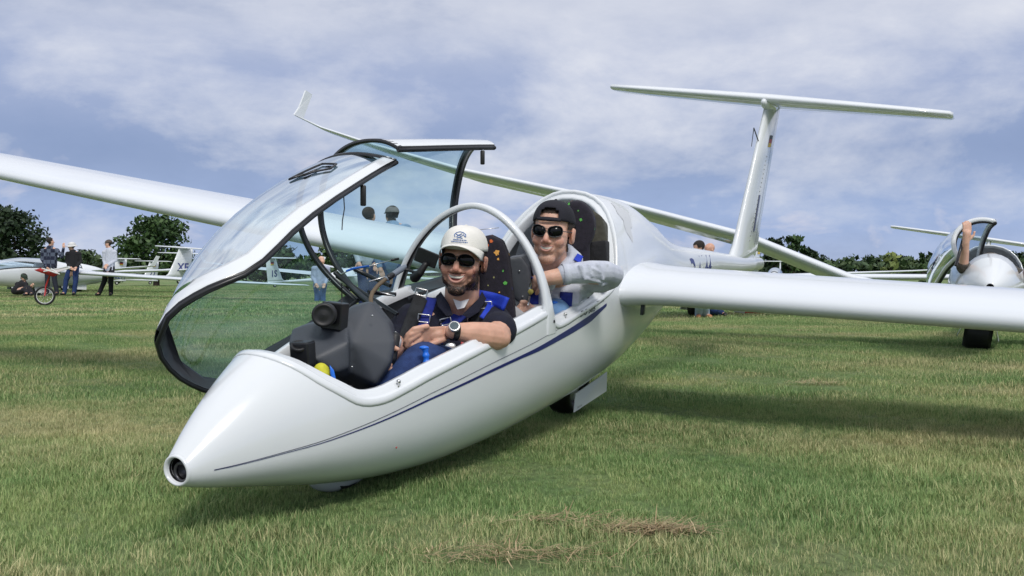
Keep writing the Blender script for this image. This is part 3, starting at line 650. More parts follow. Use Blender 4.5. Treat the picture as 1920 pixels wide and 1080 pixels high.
# ------------------------------------------------------------------ the opened canopies (hinged on the right-hand sill)
def opener(al, ph, yw, dx, dy, dz):
    A0 = np.array([1.5, -.33, .25]); d = np.array([math.cos(al)*math.cos(yw), math.cos(al)*math.sin(yw), math.sin(al)])
    def f(B):
        v = np.array(B)-A0; c, s = math.cos(ph), math.sin(ph); return A0+v*c+np.cross(d, v)*s+d*(d @ v)*(1-c)+np.array([dx, dy, dz])
    return f
OP1 = opener(rad(4.39), rad(70.25), rad(-9.18), -.010, -.183, -.066); OP2 = opener(rad(12.34), rad(78.96), rad(6.71), -.1735, -.1507, -.0463)
CB = Body(([0,.08,.2,.3,.6,1,1.3,1.55,2,2.47,2.82],[.03,.105,.195,.257,.43,.575,.64,.668,.695,.70,.68]), HB.t[1], HB.t[2], HB.t[3])
def canopy(cols_, OPN, wband, front, bulge=0.0):
    """cols_: (x at rim, theta at rim, x at crown). Returns the frame object with its glass and hoops"""
    NA = 44; rows = []; lens = []
    for xr, tr, xt in cols_:
        pts = []
        for j in range(NA+1):
            t = tr + (math.pi-2*tr)*j/NA; e = math.sin((t-tr)/(max(math.pi-2*tr, 1e-3))*math.pi); pts.append((xr+(xt-xr)*e, t))
        rows.append(pts); P3 = np.array([CB.p(x, t) for x, t in pts]); L_ = np.concatenate([[0], np.cumsum(np.linalg.norm(np.diff(P3, axis=0), axis=1))]); lens.append(L_)
    def pt(i, s, off):                                  # s = arc distance from the left rim
        L_ = lens[i]; s = min(max(s, 0), L_[-1]); f = np.interp(s, L_, np.arange(NA+1)); k_ = min(int(f), NA-1); f -= k_
        x = rows[i][k_][0]*(1-f)+rows[i][k_+1][0]*f; t = rows[i][k_][1]*(1-f)+rows[i][k_+1][1]*f; e_ = min(1, min(s, L_[-1]-s)/.12); return CB.p(x, t, off+bulge*e_*(2-e_))
    n = len(cols_); NB = 5
    out = []
    for side in (0, 1):
        g = []
        for i in range(n):
            tot = lens[i][-1]; w = min(wband(i), tot/2); ss = [w*j/NB for j in range(NB+1)]; ss = ss if side == 0 else [tot-s for s in ss]
            g.append([pt(i, s, .002) for s in ss] + [pt(i, s, -.010) for s in ss[::-1]] + [pt(i, ss[0], -.022)])
        out.append(g)
    # frame: outer skin white, inner black
    V = []; Fc = []; fm_ = []
    for g in out:
        m_ = len(g[0]); n_ = len(V); v, f = grid(g, cv=True); V += [OPN(p) for p in v]; Fc += [tuple(q+n_ for q in ff) for ff in f]
        fm_ += [0 if (j % m_) < NB else 1 for j in range(len(f))]
    o_ = mk('canopy', V, Fc, None, GL, mats=[GEL, BLKS], fm=fm_)
    b_ = bmesh.new(); b_.from_mesh(o_.data); bmesh.ops.recalc_face_normals(b_, faces=b_.faces); b_.to_mesh(o_.data); b_.free()
    gl_ = []
    for i in range(n):
        tot = lens[i][-1]; w = wband(i)-.004
        if tot < 2*w+.02: continue
        gl_.append([OPN(pt(i, w+(tot-2*w)*j/36, -.002)) for j in range(37)])
    v, f = grid(gl_); g_ = mk('canopy_glass', v, f, GLASS, o_)
    # rubber seal round the rim
    rp = [OPN(CB.p(c[0], c[1], -.012)) for c in cols_]; rp2 = [OPN(CB.p(c[0], c[1], -.012)*[1, -1, 1]) for c in cols_]
    if front: MB().tube(rp[::-1][:-1] + rp2, .0085, 8).build('rim_seal', BLKS, o_)
    else:
        MB().tube(rp, .0085, 8).build('rim_seal', BLKS, o_); MB().tube(rp2, .0085, 8).build('rim_seal', BLKS, o_)
    def hoop(i, w, dirx, thick=.014):
        tot = lens[i][-1]; a = []
        for j in range(49):
            s = tot*j/48; L_ = lens[i]; f = np.interp(s, L_, np.arange(NA+1)); k_ = min(int(f), NA-1); f -= k_
            x = rows[i][k_][0]*(1-f)+rows[i][k_+1][0]*f; t = rows[i][k_][1]*(1-f)+rows[i][k_+1][1]*f
            e_ = min(1, min(s, L_[-1]-s)/.12); B_ = bulge*e_*(2-e_); a.append([OPN(CB.p(x, t, .002+B_)), OPN(CB.p(x+dirx*w, t, .002+B_)), OPN(CB.p(x+dirx*w, t, -thick+B_)), OPN(CB.p(x, t, -thick+B_))])
        v, f = grid(a, cv=True); h_ = mk('canopy_hoop', v, f, BLKS, o_)
        bb = bmesh.new(); bb.from_mesh(h_.data); bmesh.ops.recalc_face_normals(bb, faces=bb.faces); bb.to_mesh(h_.data); bb.free()
        return h_
    return o_, g_, hoop, pt, lens
C1 = [(.302, 1.45, .302), (.317, 1.171, .317), (.340, .93, .34), (.366, .736, .366), (.396, .59, .396), (.429, .457, .43), (.481, .316, .49), (.554, .256, .57), (.641, .252, .66), (.74, .256, .76), (.874, .261, .89), (1.024, .265, 1.03), (1.195, .271, 1.2), (1.3, .279, 1.3), (1.389, .288, 1.39), (1.45, .294, 1.455), (1.52, .30, 1.52)]
wb1 = lambda i: .5 if C1[i][0] < .40 else .12 if C1[i][0] < .45 else (.085 if C1[i][0] < .5 else (.062 if C1[i][0] < .9 else .052))
can1, glass1, hoop1, pt1, len1 = canopy(C1, OP1, wb1, True)
hoop1(len(C1)-1, .022, -1)
C2 = [(1.625, .195, 1.625), (1.70, .197, 1.71), (1.776, .204, 1.79), (1.88, .22, 1.92), (2.005, .237, 2.08), (2.12, .262, 2.26), (2.20, .28, 2.40), (2.23, .29, 2.45)]
wb2 = lambda i: .10
can2, glass2, hoop2, pt2, len2 = canopy(C2, OP2, wb2, False, .014)
hoop2(0, .022, 1); hoop2(len(C2)-1, .034, -1, .02)
# sliding window with its frame, on the raised left side of the front canopy
def on1(x, t, off=.004): return OP1(CB.p(x, t, off))
win = [(1.12, .80), (1.31, .72), (1.31, .58), (1.25, .56)]
wp = []
for (a, b_), (c, d) in zip(win, win[1:]+win[:1]): wp += [on1(a+(c-a)*k_/6, b_+(d-b_)*k_/6) for k_ in range(6)]
MB().tube(wp, .0042, 6, closed=True).build('vent_window_frame', BLKS, can1)
MB().tube([on1(1.16, .70), on1(1.22, .66)], .005, 6).build('vent_window_rail', BLKS, can1)
# grip handles hanging from the raised rims
def handle(P0, L_, sw, dirv=(0, 0, -1)):
    P0 = np.array(P0); zW = GMi[:3, :3] @ np.array([0, 0, -1.]); xW = GMi[:3, :3] @ np.array([1., 0, 0]); yW = np.cross(zW, xW)
    R_ = np.stack([xW, yW, zW], 1); o_ = MB().box(P0+zW*(L_/2+.012), (sw, .012, L_), R_).build('canopy_handle', BLK, can1, bevel=.004)
    MB().tube([P0-zW*.004, P0+zW*.02], .004, 8).build('handle_stem', MET, o_)
e1 = OP1(CB.p(1.235, .272, -.012)); handle(e1, .075, .021)
hd = handle(OP2(CB.p(2.14, .268, -.012)), .060, .019)
p_ = OP1(CB.p(1.09, .268, -.012)); zW = GMi[:3, :3] @ np.array([0, 0, -1.]); xW = GMi[:3, :3] @ np.array([1., 0, 0])
MB().tube([p_, p_+zW*.05+xW*.003, p_+zW*.09-xW*.004, p_+zW*.125-xW*.006], .0022, 6).build('restraint_cord', DGR, can1)
MB().tube([OP1(CB.p(.50, .6, -.004)), OP1(CB.p(.57, .75, -.03)), OP1(CB.p(.62, .9, -.05))], .0022, 6).build('yaw_string', mat('red wool', (.22, .04, .02), .9), can1)

# ================================================================== cockpit fittings
def wchild(mb, name, m, parent, smooth=True, bevel=0):
    o = mb.build(name, m, parent, smooth, world=False)
    o.matrix_parent_inverse = Matrix(); 
    V = verts_np(o); V = V @ GMi[:3, :3].T + GMi[:3, 3]; o.data.vertices.foreach_set('co', V.ravel()); o.data.update()
    if bevel:
        b = o.modifiers.new('bevel', 'BEVEL'); b.width = bevel; b.segments = 3; b.limit_method = 'ANGLE'; b.angle_limit = rad(30)
    return o
def toBody(o):                                         # mesh given in world coordinates -> glider coordinates
    V = verts_np(o); V = V @ GMi[:3, :3].T + GMi[:3, 3]; o.data.vertices.foreach_set('co', V.ravel()); o.data.update(); return o
def rm_part(mb, name, m, parent, voxel, smooth=6):
    o = remesh(mb, name, m, None, voxel, smooth); toBody(o); o.parent = parent; ROOTS[o.name] = GM.copy(); return o
# instrument pod: tall binnacle and a lower forward box, one moulding
mb = MB()
mb.hull([at(u, v, D) for u, v, D in ((652,578,3.10),(694,566,3.10),(730,606,3.08),(741,640,3.05),(733,680,3.02),(660,640,2.98),(640,600,3.05),(655,700,3.00),(705,722,3.00),
                                     (660,572,3.36),(702,562,3.36),(738,606,3.34),(746,646,3.32),(738,690,3.3),(668,640,3.3),(715,735,3.3),(664,735,3.2))])
mb.hull([at(u, v, D) for u, v, D in ((546,617,3.0),(600,602,3.04),(650,596,3.06),(540,640,2.94),(545,668,2.90),(590,672,2.88),(655,640,2.92),(655,690,2.92),
                                     (575,606,3.3),(650,590,3.3),(570,690,3.2),(655,730,3.25),(630,700,2.9))])
pod = rm_part(mb, 'instrument_pod', DGR, GL, .006, 18)
mb = MB(); c = at(609, 590, 2.93); ax = at(600, 594, 2.80)-at(609, 590, 2.93); mb.lathe([(-.05, .001), (-.05, .034), (.0, .037), (.030, .037), (.036, .035), (.038, .029), (.035, .027), (.037, .015), (.039, .0005)], c, ax, 28)
cm_ = wchild(mb, 'round_camera', BLK, pod)
wchild(MB().box(at(628, 592, 3.0), (.070, .05, .085), np.array(Euler((.0, .1, -.35)).to_matrix())), 'camera_housing', BLKS, pod, False, .004)
mb = MB(); mb.tube([at(641, 578, 3.06), at(641, 531, 3.06)], [.0030, .0018], 6); an = wchild(mb, 'antenna', BLK, pod)
wchild(MB().tube([at(641, 580, 3.06), at(641, 572, 3.06)], .006, 8), 'antenna_base', mat('brass', (.5, .33, .06), .35, metal=.8), an)
wchild(MB().box(at(568, 663, 2.86), (.062, .05, .075), np.array(Euler((.1, .0, -.3)).to_matrix())), 'air_vent', BLKS, pod, False, .006)
wchild(MB().lathe([(0, .024), (.010, .026), (.012, .02), (.006, .015), (.006, .0005)], at(560, 652, 2.845), ray(545, 640)*-.6+np.array([0, 0, .9]), 20), 'compass_cap', BLK, pod)
for u, v in ((698, 592), (660, 688)):
    wchild(MB().ell(at(u, v, 3.02 if u > 680 else 2.965), (.0035, .0035, .0035), nu=8, nv=6), 'screw', MET, pod)
# rear instrument pod behind the front seat
mb = MB(); Q = ((950,484),(978,480),(992,500),(999,545),(985,575),(962,560),(950,520))
mb.hull([at(u, v, 3.86) for u, v in Q] + [at(u+8, v-4, 4.05) for u, v in Q]); rp_ = rm_part(mb, 'rear_instrument_pod', DGR, GL, .006, 5)
for u, v in ((974, 508), (980, 556)): wchild(MB().ell(at(u, v, 3.853), (.0035,)*3, nu=8, nv=6), 'screw', MET, rp_)
wchild(MB().hull([at(u, v, D) for u, v, D in ((950, 560, 3.75), (975, 590, 3.74), (1000, 600, 3.74), (958, 620, 3.72), (985, 620, 3.72), (950, 560, 3.83), (1000, 600, 3.83), (958, 620, 3.83))]), 'seat_bulkhead', mat('light grey shell', (.38, .39, .41), .6, nz=.1), GL, True, .01)
# seats
def splat_mat():
    m = mat('black seat cloth with paint splatters', (.018, .015, .026), .92, nz=.3, nscale=60, bump=.4, bscale=300); t = m.node_tree; b = t.nodes['Principled BSDF']
    tcn = t.nodes.new('ShaderNodeTexCoord'); dn = t.nodes.new('ShaderNodeTexNoise'); dn.inputs['Scale'].default_value = 40
    t.links.new(tcn.outputs['Object'], dn.inputs['Vector']); va = t.nodes.new('ShaderNodeVectorMath'); va.operation = 'MULTIPLY_ADD'; va.inputs[1].default_value = (.03, .03, .03)
    t.links.new(dn.outputs['Color'], va.inputs[0]); t.links.new(tcn.outputs['Object'], va.inputs[2])
    v = t.nodes.new('ShaderNodeTexVoronoi'); v.inputs['Scale'].default_value = 22; t.links.new(va.outputs[0], v.inputs['Vector'])
    lt = t.nodes.new('ShaderNodeMath'); lt.operation = 'LESS_THAN'; lt.inputs[1].default_value = .17; t.links.new(v.outputs['Distance'], lt.inputs[0])
    sp_ = t.nodes.new('ShaderNodeSeparateColor'); t.links.new(v.outputs['Color'], sp_.inputs[0])
    r = t.nodes.new('ShaderNodeValToRGB'); r.color_ramp.interpolation = 'CONSTANT'; e = r.color_ramp.elements
    for _ in range(4): e.new(.5)
    for k_, (p, c) in enumerate(((0, (.018, .015, .026)), (.42, (.02, .22, .05)), (.55, (.018, .015, .026)), (.70, (.55, .30, .03)), (.84, (.02, .03, .22)), (.93, (.5, .09, .02)))): e[k_].position = p; e[k_].color = (*c, 1)
    t.links.new(sp_.outputs[0], r.inputs[0]); mx = t.nodes.new('ShaderNodeMix'); mx.data_type = 'RGBA'; src = b.inputs['Base Color'].links[0].from_socket
    t.links.new(lt.outputs[0], mx.inputs[0]); t.links.new(src, mx.inputs[6]); t.links.new(r.outputs[0], mx.inputs[7]); t.links.new(mx.outputs[2], b.inputs['Base Color']); return m
SEATM = splat_mat()
mb = MB(); Q = ((896, 446), (918, 441), (940, 452), (951, 480), (954, 530), (960, 575), (968, 625), (905, 640), (880, 560), (876, 470))
mb.hull([at(u, v, 3.68) for u, v in Q] + [at(u+6, v-2, 3.78) for u, v in Q]); seat1 = rm_part(mb, 'seat_back', SEATM, GL, .007, 9)
mb = MB(); hull_ = [(860, 600, 3.70), (960, 610, 3.68), (780, 720, 3.5), (880, 740, 3.5), (860, 600, 3.8), (960, 610, 3.8)]
mb.hull([at(*q) for q in hull_]); wchild(mb, 'seat_pan', SEATM, GL, True, .01)
def splat(u, v, D0, r, col, mname, obs, seed):
    rr = np.random.default_rng(seed); tree = OBT[obs.name] if obs.name in OBT else OBT.setdefault(obs.name, bvh(obs)); o_ = toB((0, 0, CAM_H)); pts = []
    def hit(a, b_):
        d = GMi[:3, :3] @ ray(a, b_); d = d/np.linalg.norm(d); h = tree.ray_cast(Vector(o_), Vector(d)); return None if h[0] is None else np.array(h[0]) - d*.0015
    c0 = hit(u, v)
    if c0 is None: return
    n_ = 18
    for k_ in range(n_):
        q = 2*math.pi*k_/n_; rad_ = r*(rr.uniform(.55, 1.25)); h = hit(u+rad_*math.cos(q), v+rad_*math.sin(q)); 
        if h is None: h = c0
        pts.append(h)
    mk('paint_splat', [c0]+pts, [(0, k_+1, (k_+1) % n_+1) for k_ in range(n_)], MATS.get(mname) or mat(mname, col, .8), obs, smooth=False)
OBT = {}
for k_, (u, v, r, c, n_) in enumerate(((912, 461, 5, (.62, .13, .03), 'orange splat'), (921, 452, 3.5, (.62, .13, .03), 'orange splat'), (931, 474, 5.5, (.72, .36, .08), 'amber splat'), (934, 486, 2.5, (.72, .36, .08), 'amber splat'), (947, 531, 3.5, (.10, .42, .07), 'green splat'), (906, 488, 1.8, (.72, .36, .08), 'amber splat'), (926, 520, 1.8, (.3, .3, .12), 'pale splat'), (936, 548, 1.6, (.72, .36, .08), 'amber splat'), (915, 535, 1.6, (.3, .3, .12), 'pale splat'), (943, 508, 1.8, (.10, .42, .07), 'green splat'))): splat(u, v, 3.7, r, c, n_, seat1, k_)
mb = MB(); Q = [(1078+37*math.cos(a), 424+48*math.sin(a)) for a in np.linspace(0, 2*math.pi, 20, endpoint=False)]
mb.hull([at(u, v, 4.02) for u, v in Q] + [at(u+4, v-2, 4.13) for u, v in Q]); mb.hull([at(u, v, D) for D in (4.03, 4.14) for u, v in ((1048, 440), (1106, 440), (1106, 560), (1040, 580))])
seat2 = rm_part(mb, 'seat_back', SEATM, GL, .008, 9)
for k_, (u, v, r, c, n_) in enumerate(((1066, 382, 3.2, (.10, .42, .07), 'green splat'), (1089, 412, 2.8, (.05, .22, .05), 'green splat'), (1062, 423, 2.2, (.10, .42, .07), 'green splat'), (1084, 395, 1.6, (.10, .42, .07), 'green splat'), (1056, 388, 1.6, (.3, .3, .12), 'pale splat'))): splat(u, v, 4, r, c, n_, seat2, 20+k_)
# luggage behind the rear seat
mb = MB(); mb.hull([at(u, v, D) for u, v, D in ((1098, 385, 4.22), (1128, 405, 4.2), (1140, 460, 4.2), (1100, 470, 4.2), (1098, 385, 4.35), (1140, 420, 4.35), (1140, 470, 4.35), (1095, 470, 4.35))])
bag = rm_part(mb, 'luggage_bag', mat('olive canvas', (.075, .072, .055), .9, nz=.3, nscale=20, bump=.6, bscale=40), GL, .01, 3)
mb = MB(); mb.hull([at(u, v, D) for u, v, D in ((1100, 455, 4.12), (1135, 450, 4.12), (1141, 535, 4.12), (1095, 540, 4.12), (1100, 455, 4.25), (1143, 450, 4.25), (1143, 545, 4.25), (1095, 545, 4.25))]); rm_part(mb, 'dark_bag', mat('black canvas', (.012, .012, .015), .9, nz=.4, nscale=20, bump=.6, bscale=40), GL, .01, 3)
# control stick, air-brake levers, knobs
wchild(MB().cap(at(741, 632, 3.14), .017, at(736, 672, 3.12), .014).tube([at(736, 672, 3.12), at(728, 735, 3.1)], .010, 10), 'control_stick', BLK, GL)
def lever(u0, v0, D, h, s):
    pts = []; rs = []
    for k_ in range(25):
        f = k_/24; pts.append(at(u0 + 5*s*f, v0 + h*f, D)); rs.append((.0105 + .0018*math.sin(f*math.pi*8))*s if 0 < k_ < 24 else .009*s)
    mb = MB().tube(pts, rs, 12); mb.ell(at(u0-2*s, v0+1, D-.004), (.016*s, .012*s, .007*s)); return wchild(mb, 'airbrake_handle', BLU, GL)
lever(797, 651, 3.10, 50, 1.0); lever(1041, 566, 3.86, 24, 1.0)
wchild(MB().ell(at(995, 547, 3.74), (.011,)*3), 'trim_knob', YKN, GL)
wchild(MB().tube([at(993, 556, 3.75), at(990, 572, 3.76)], .004, 8), 'trim_rod', MET, GL)
wchild(MB().tube([at(996, 530, 3.76), at(992, 540, 3.76), at(997, 548, 3.76)], .004, 8), 'trim_lever', MET, GL)
# phone on its holder, microphone gooseneck, canopy restraint
Rp = np.array(Euler((rad(8), rad(22), rad(-8))).to_matrix())
ph = wchild(MB().box(at(800, 483, 3.62), (.088, .010, .056), Rp), 'phone', BLKS, GL, False, .003)
wchild(MB().cap(at(797, 497, 3.60), .012, at(787, 512, 3.60), .015).cap(at(787, 512, 3.6), .015, at(778, 520, 3.62), .02).tube([at(783, 512, 3.6), at(760, 505, 3.64)], .006, 8), 'phone_holder', BLK, ph)
wchild(MB().tube([at(u, v, D) for u, v, D in ((696, 571, 3.2), (695, 560, 3.22), (698, 549, 3.25), (708, 536, 3.3), (722, 524, 3.36))], .0075, 10), 'gooseneck', mat('brown flex', (.12, .085, .05), .6), GL)
gk = wchild(MB().cap(at(726, 522, 3.37), .010, at(752, 505, 3.46), .0115).cap(at(752, 505, 3.46), .0115, at(759, 500, 3.48), .008), 'microphone', mat('slate grey plastic', (.16, .19, .24), .5), GL)
wchild(MB().cap(at(729, 520, 3.372), .0112, at(735, 516, 3.39), .0112), 'microphone_band', BLKS, gk)
rs_ = wchild(MB().tube([at(692, 528, 3.6), at(752, 510, 3.6)], .0028, 6), 'restraint_rod', MET, GL)
wchild(MB().tube([at(632, 507, 3.75), at(640, 514, 3.73), at(655, 507, 3.70)], .0025, 6), 'restraint_wire', MET, rs_)
wchild(MB().tube([at(650, 508, 3.7), at(665, 503, 3.67), at(692, 499, 3.62)], .0045, 8), 'restraint_grip', BLU, rs_)
wchild(MB().tube([at(692, 499, 3.62), at(733, 488, 3.62)], .0022, 6), 'restraint_wire', MET, rs_)
wchild(MB().tube([at(733, 488, 3.62), at(748, 485, 3.62)], .0045, 8), 'restraint_end', BLK, rs_)
for a, b_ in (((628, 512, 3.72), (700, 572, 3.45)), ((665, 505, 3.7), (732, 536, 3.6)), ((632, 518, 3.72), (745, 590, 3.5)), ((690, 548, 3.55), (742, 552, 3.6))):
    wchild(MB().tube([at(*a), at(*b_)], .008, 10), 'hinge_strut', BLKS, GL)
wchild(MB().tube([at(700, 545, 3.55), at(740, 555, 3.58)], .003, 8), 'hinge_rod', MET, GL)
# wind-noise scoop on the rear frame, and pitot stub ahead
wchild(MB().tube([at(857, 432, 4.2), at(876, 433, 4.2)], .006, 8), 'blue_clip', BLU, GL)
wchild(MB().tube([at(876, 433, 4.2), at(935, 427, 4.3)], .0018, 6), 'clip_wire', MET, GL)
# shoe of the front pilot showing over the nose is built with the pilot

# ================================================================== people
def rot3(fwd, roll):                                    # columns: right, forward, up of the face
    f = np.array(fwd, float); f /= np.linalg.norm(f); r = np.cross(f, [0, 0, 1.]); r = -r; r /= np.linalg.norm(r); u = np.cross(f, r); u = u if u[2] > 0 else -u
    c, s = math.cos(roll), math.sin(roll); r2 = r*c - u*s; u2 = u*c + r*s
    return np.stack([r2, f, u2], 1)
def head_prims(mb, C, R, k=1.0, detail=True):
    P = lambda x, y, z: C + R @ (np.array([x, y, z])*k); E_ = lambda c, r: mb.ell(P(*c), np.array(r)*k, R, 20, 14)
    E_((0, -.022, .038), (.077, .097, .083)); E_((0, .028, -.018), (.067, .066, .085)); E_((0, .024, -.070), (.051, .056, .047)); E_((0, .066, -.100), (.033, .026, .023))
    if detail:
        for s in (-1, 1):
            E_((s*.038, .064, -.031), (.026, .023, .023)); E_((s*.0125, .100, -.033), (.0085, .010, .008)); E_((s*.080, -.012, -.008), (.008, .019, .031)); E_((s*.040, .034, -.060), (.022, .034, .030))
            mb.cap(P(s*.075, -.015, -.03), .012*k, P(s*.079, -.022, .012), .010*k, 8)
        mb.cap(P(-.038, .076, .020), .0135*k, P(.038, .076, .020), .0135*k); mb.cap(P(0, .089, .008), .0085*k, P(0, .108, -.026), .0120*k)
        E_((0, .079, -.062), (.030, .018, .020))
    else:
        mb.cap(P(0, .085, .0), .009*k, P(0, .105, -.028), .011*k, 8)
        for s in (-1, 1): E_((s*.078, -.010, -.008), (.010, .018, .030))
def paint_attr(o, name, f):
    a = o.data.attributes.new(name, 'FLOAT', 'POINT'); V = verts_np(o); a.data.foreach_set('value', np.array(f(V), dtype=np.float32))
def loc_of(V, C, R, k=1.0): return ((V-C) @ R)/k
def sst(x, a, b): t = np.clip((x-a)/(b-a), 0, 1); return t*t*(3-2*t)
def face_patch(o, C, R, tree, outline, name, m, parent, off, inner=3, k=1.0):
    """closed outline (x,z) in face coords cast onto the face along -forward"""
    cx_, cz = np.mean([p[0] for p in outline]), np.mean([p[1] for p in outline]); V = []; F = []
    n_ = len(outline)
    for r_ in range(inner+1):
        f = r_/inner
        for x, z in outline:
            xx, zz_ = cx_+(x-cx_)*max(f, .02), cz+(z-cz)*max(f, .02); org = C + R @ (np.array([xx, .25, zz_])*k); h = tree.ray_cast(Vector(org), Vector(-R[:, 1]))
            q = np.array(h[0]) if h[0] is not None else C + R @ (np.array([xx, .08, zz_])*k); V.append(q + R[:, 1]*off)
    for r_ in range(inner):
        for i in range(n_): a = r_*n_+i; b_ = r_*n_+(i+1) % n_; F.append((a, b_, b_+n_, a+n_))
    return mk(name, V, F, m, parent, world=True)
def smile(o, C, R, root, w=.031, h=.020, z0=-.058, openf=.01, k=1.0):
    tree = bvh(o); N_ = 12
    up = [(w*(2*i/N_-1), z0+.006*(2*i/N_-1)**2) for i in range(N_+1)]; dn = [(w*(2*i/N_-1), z0-h+(h+.006)*abs(2*i/N_-1)**2.4) for i in range(N_+1)]
    mo = face_patch(o, C, R, tree, up + dn[::-1][1:-1], 'mouth', MOUTH, root, .0008, k=k)
    mid_ = [(x*.9, max(zd, z0-openf+.003*(x/w)**2)) for (x, zu), (_, zd) in zip(up, dn)]
    te = face_patch(o, C, R, tree, [(x*.9, z-.001) for x, z in up] + mid_[::-1][1:-1], 'teeth', TEETH, mo, .0022, k=k); te.matrix_parent_inverse = Matrix()
    te.parent = root; te.matrix_parent_inverse = wm(root).inverted()
    def onf(x, z, off): 
        h_ = tree.ray_cast(Vector(C + R @ (np.array([x, .25, z])*k)), Vector(-R[:, 1])); return (np.array(h_[0]) if h_[0] is not None else C+R @ np.array([x, .08, z])*k)+R[:, 1]*off
    mb = MB(); mb.tube([onf(x, z+.0015, .0012) for x, z in up], [(.0014+.0022*(1-abs(2*i/N_-1)**2))*k for i in range(N_+1)], 8)
    mb.tube([onf(x, z-.002, .0016) for x, z in dn], [(.0014+.0036*(1-abs(2*i/N_-1)**2))*k for i in range(N_+1)], 8); mb.build('lips', LIP, root, world=True)
    return tree
def sunglasses(C, R, root, kind, k=1.0, y=.102):
    P = lambda x, yy, z: C + R @ (np.array([x, yy, z])*k); fr = MB(); ln = []
    for s in (-1, 1):
        out = []
        for a in np.linspace(0, 2*math.pi, 28, endpoint=False):
            ca, sa = math.cos(a), math.sin(a)
            if kind == 'aviator': x = .031+.0285*abs(ca)**.8*math.copysign(1, ca)*(1-.10*(sa < 0)*abs(sa)); z = .005+.0212*abs(sa)**.85*math.copysign(1, sa) - .004*(ca > 0)*abs(ca)
            else: x = .032+.0265*abs(ca)**.7*math.copysign(1, ca); z = .006+.0205*abs(sa)**.75*math.copysign(1, sa)+.003*(ca > 0)
            out.append(P(s*x, y-.018*(x/.06)**2, z))
        cc = np.mean(out, axis=0)+R[:, 1]*.003
        V = [cc]+out+[p-R[:, 1]*.002 for p in out]; n_ = len(out); F = [(0, i+1, (i+1) % n_+1) for i in range(n_)] + [(i+1, i+1+n_, (i+1) % n_+1+n_, (i+1) % n_+1) for i in range(n_)]
        mk('sunglass_lens', V, F, LENS, root, world=True); fr.tube([p+R[:, 1]*.0004 for p in out], .0013*k if kind == 'aviator' else .0024*k, 6, closed=True)
        fr.tube([P(s*.058, y-.016, .010), P(s*.074, y-.05, .008), P(s*.080, -.01, .004)], .0017*k, 6)
    fr.tube([P(-.010, y-.001, .016), P(.010, y-.001, .016)], .0015*k, 6); fr.tube([P(-.009, y, .004), P(0, y+.003, .008), P(.009, y, .004)], .0013*k, 6)
    fr.build('sunglass_frame', BLKS, root, world=True)
def finger(mb, pts, r0, r1): 
    n_ = len(pts); mb.chain([(p, r0+(r1-r0)*i/(n_-1)) for i, p in enumerate(pts)])
def ribbon(name, pts, w, m, root, tree, off=.004, thick=.003, sub=6):
    """strap following the clothes: photo points cast on the cloth, given a real width and thickness"""
    P_ = []
    for (u0, v0), (u1, v1) in zip(pts[:-1], pts[1:]):
        for k_ in range(sub): P_.append((u0+(u1-u0)*k_/sub, v0+(v1-v0)*k_/sub))
    P_.append(pts[-1]); ctr = []; o_ = Vector((0, 0, CAM_H))
    ww_ = w if hasattr(w, '__len__') else [w]*2
    rows = []
    for i, (u, v) in enumerate(P_):
        a = P_[max(i-1, 0)]; b_ = P_[min(i+1, len(P_)-1)]; t = np.array([b_[0]-a[0], b_[1]-a[1]], float); t /= np.linalg.norm(t)+1e-9; n_ = np.array([-t[1], t[0]])
        wd = ww_[0]+(ww_[1]-ww_[0])*i/(len(P_)-1); row = []
        for s in (-1, -.5, 0, .5, 1):
            d = ray(u+n_[0]*wd/2*s, v+n_[1]*wd/2*s); d /= np.linalg.norm(d); h = tree.ray_cast(o_, Vector(d))
            row.append((np.array(h[0])-d*off) if h[0] is not None else None)
        ok = [q for q in row if q is not None]
        if not ok: continue
        dm = np.median([np.linalg.norm(q-np.array([0, 0, CAM_H])) for q in ok]); r2 = []
        for s, q in zip((-1, -.5, 0, .5, 1), row):
            d = ray(u+n_[0]*wd/2*s, v+n_[1]*wd/2*s); d /= np.linalg.norm(d)
            if q is None or abs(np.linalg.norm(q-np.array([0, 0, CAM_H]))-dm) > .02: q = np.array([0, 0, CAM_H])+d*dm
            r2.append(q)
        rows.append(r2)
    # smooth along the strap
    A_ = np.array(rows)
    for _ in range(3):
        if len(A_) > 2: A_[1:-1] = (A_[:-2]+A_[1:-1]*2+A_[2:])/4
    V, F = grid(A_); o = mk(name, V, F, m, root, world=True); s_ = o.modifiers.new('t', 'SOLIDIFY'); s_.thickness = thick; s_.offset = 0; return o
def plate(name, outline, D, m, root, r=.0022, fill=None):
    o = MB().tube([at(u, v, D) for u, v in outline], r, 8, closed=True).build(name, m, root, world=True); return o

# ---------------------------------------------------------------- front pilot
def base_of(u, v, D): p = at(u, v, D); return (p[0], p[1], max(p[2], .02))
P1 = empty('person', base_of(850, 740, 3.6), label='smiling bearded man in cream cap, aviator sunglasses and navy polo in the front seat', cat='person')
C1h = at(867, 489, 3.56); f1 = -ray(861, 492) + np.array([-.20, 0, -.02]); R1 = rot3(f1, rad(5)); K1 = 1.05
mb = MB(); head_prims(mb, C1h, R1, K1)
mb.chain([(C1h + R1 @ np.array([0, -.03, -.06]), .064), (at(866, 562, 3.62), .067), (at(864, 590, 3.68), .078)])
mb.chain([(at(800, 598, 3.66), .06), (at(850, 620, 3.68), .10), (at(905, 612, 3.66), .06)]); mb.cap(at(855, 650, 3.68), .11, at(850, 720, 3.70), .12)
LS, LE, LW = at(926, 604, 3.62), at(931, 632, 3.32), at(850, 621, 3.235)
mb.chain([(LS, .056), (at(936, 616, 3.44), .054), (LE, .046), (at(912, 629, 3.295), .047), (at(885, 625, 3.265), .040), (at(862, 622, 3.245), .031), (LW, .028)])
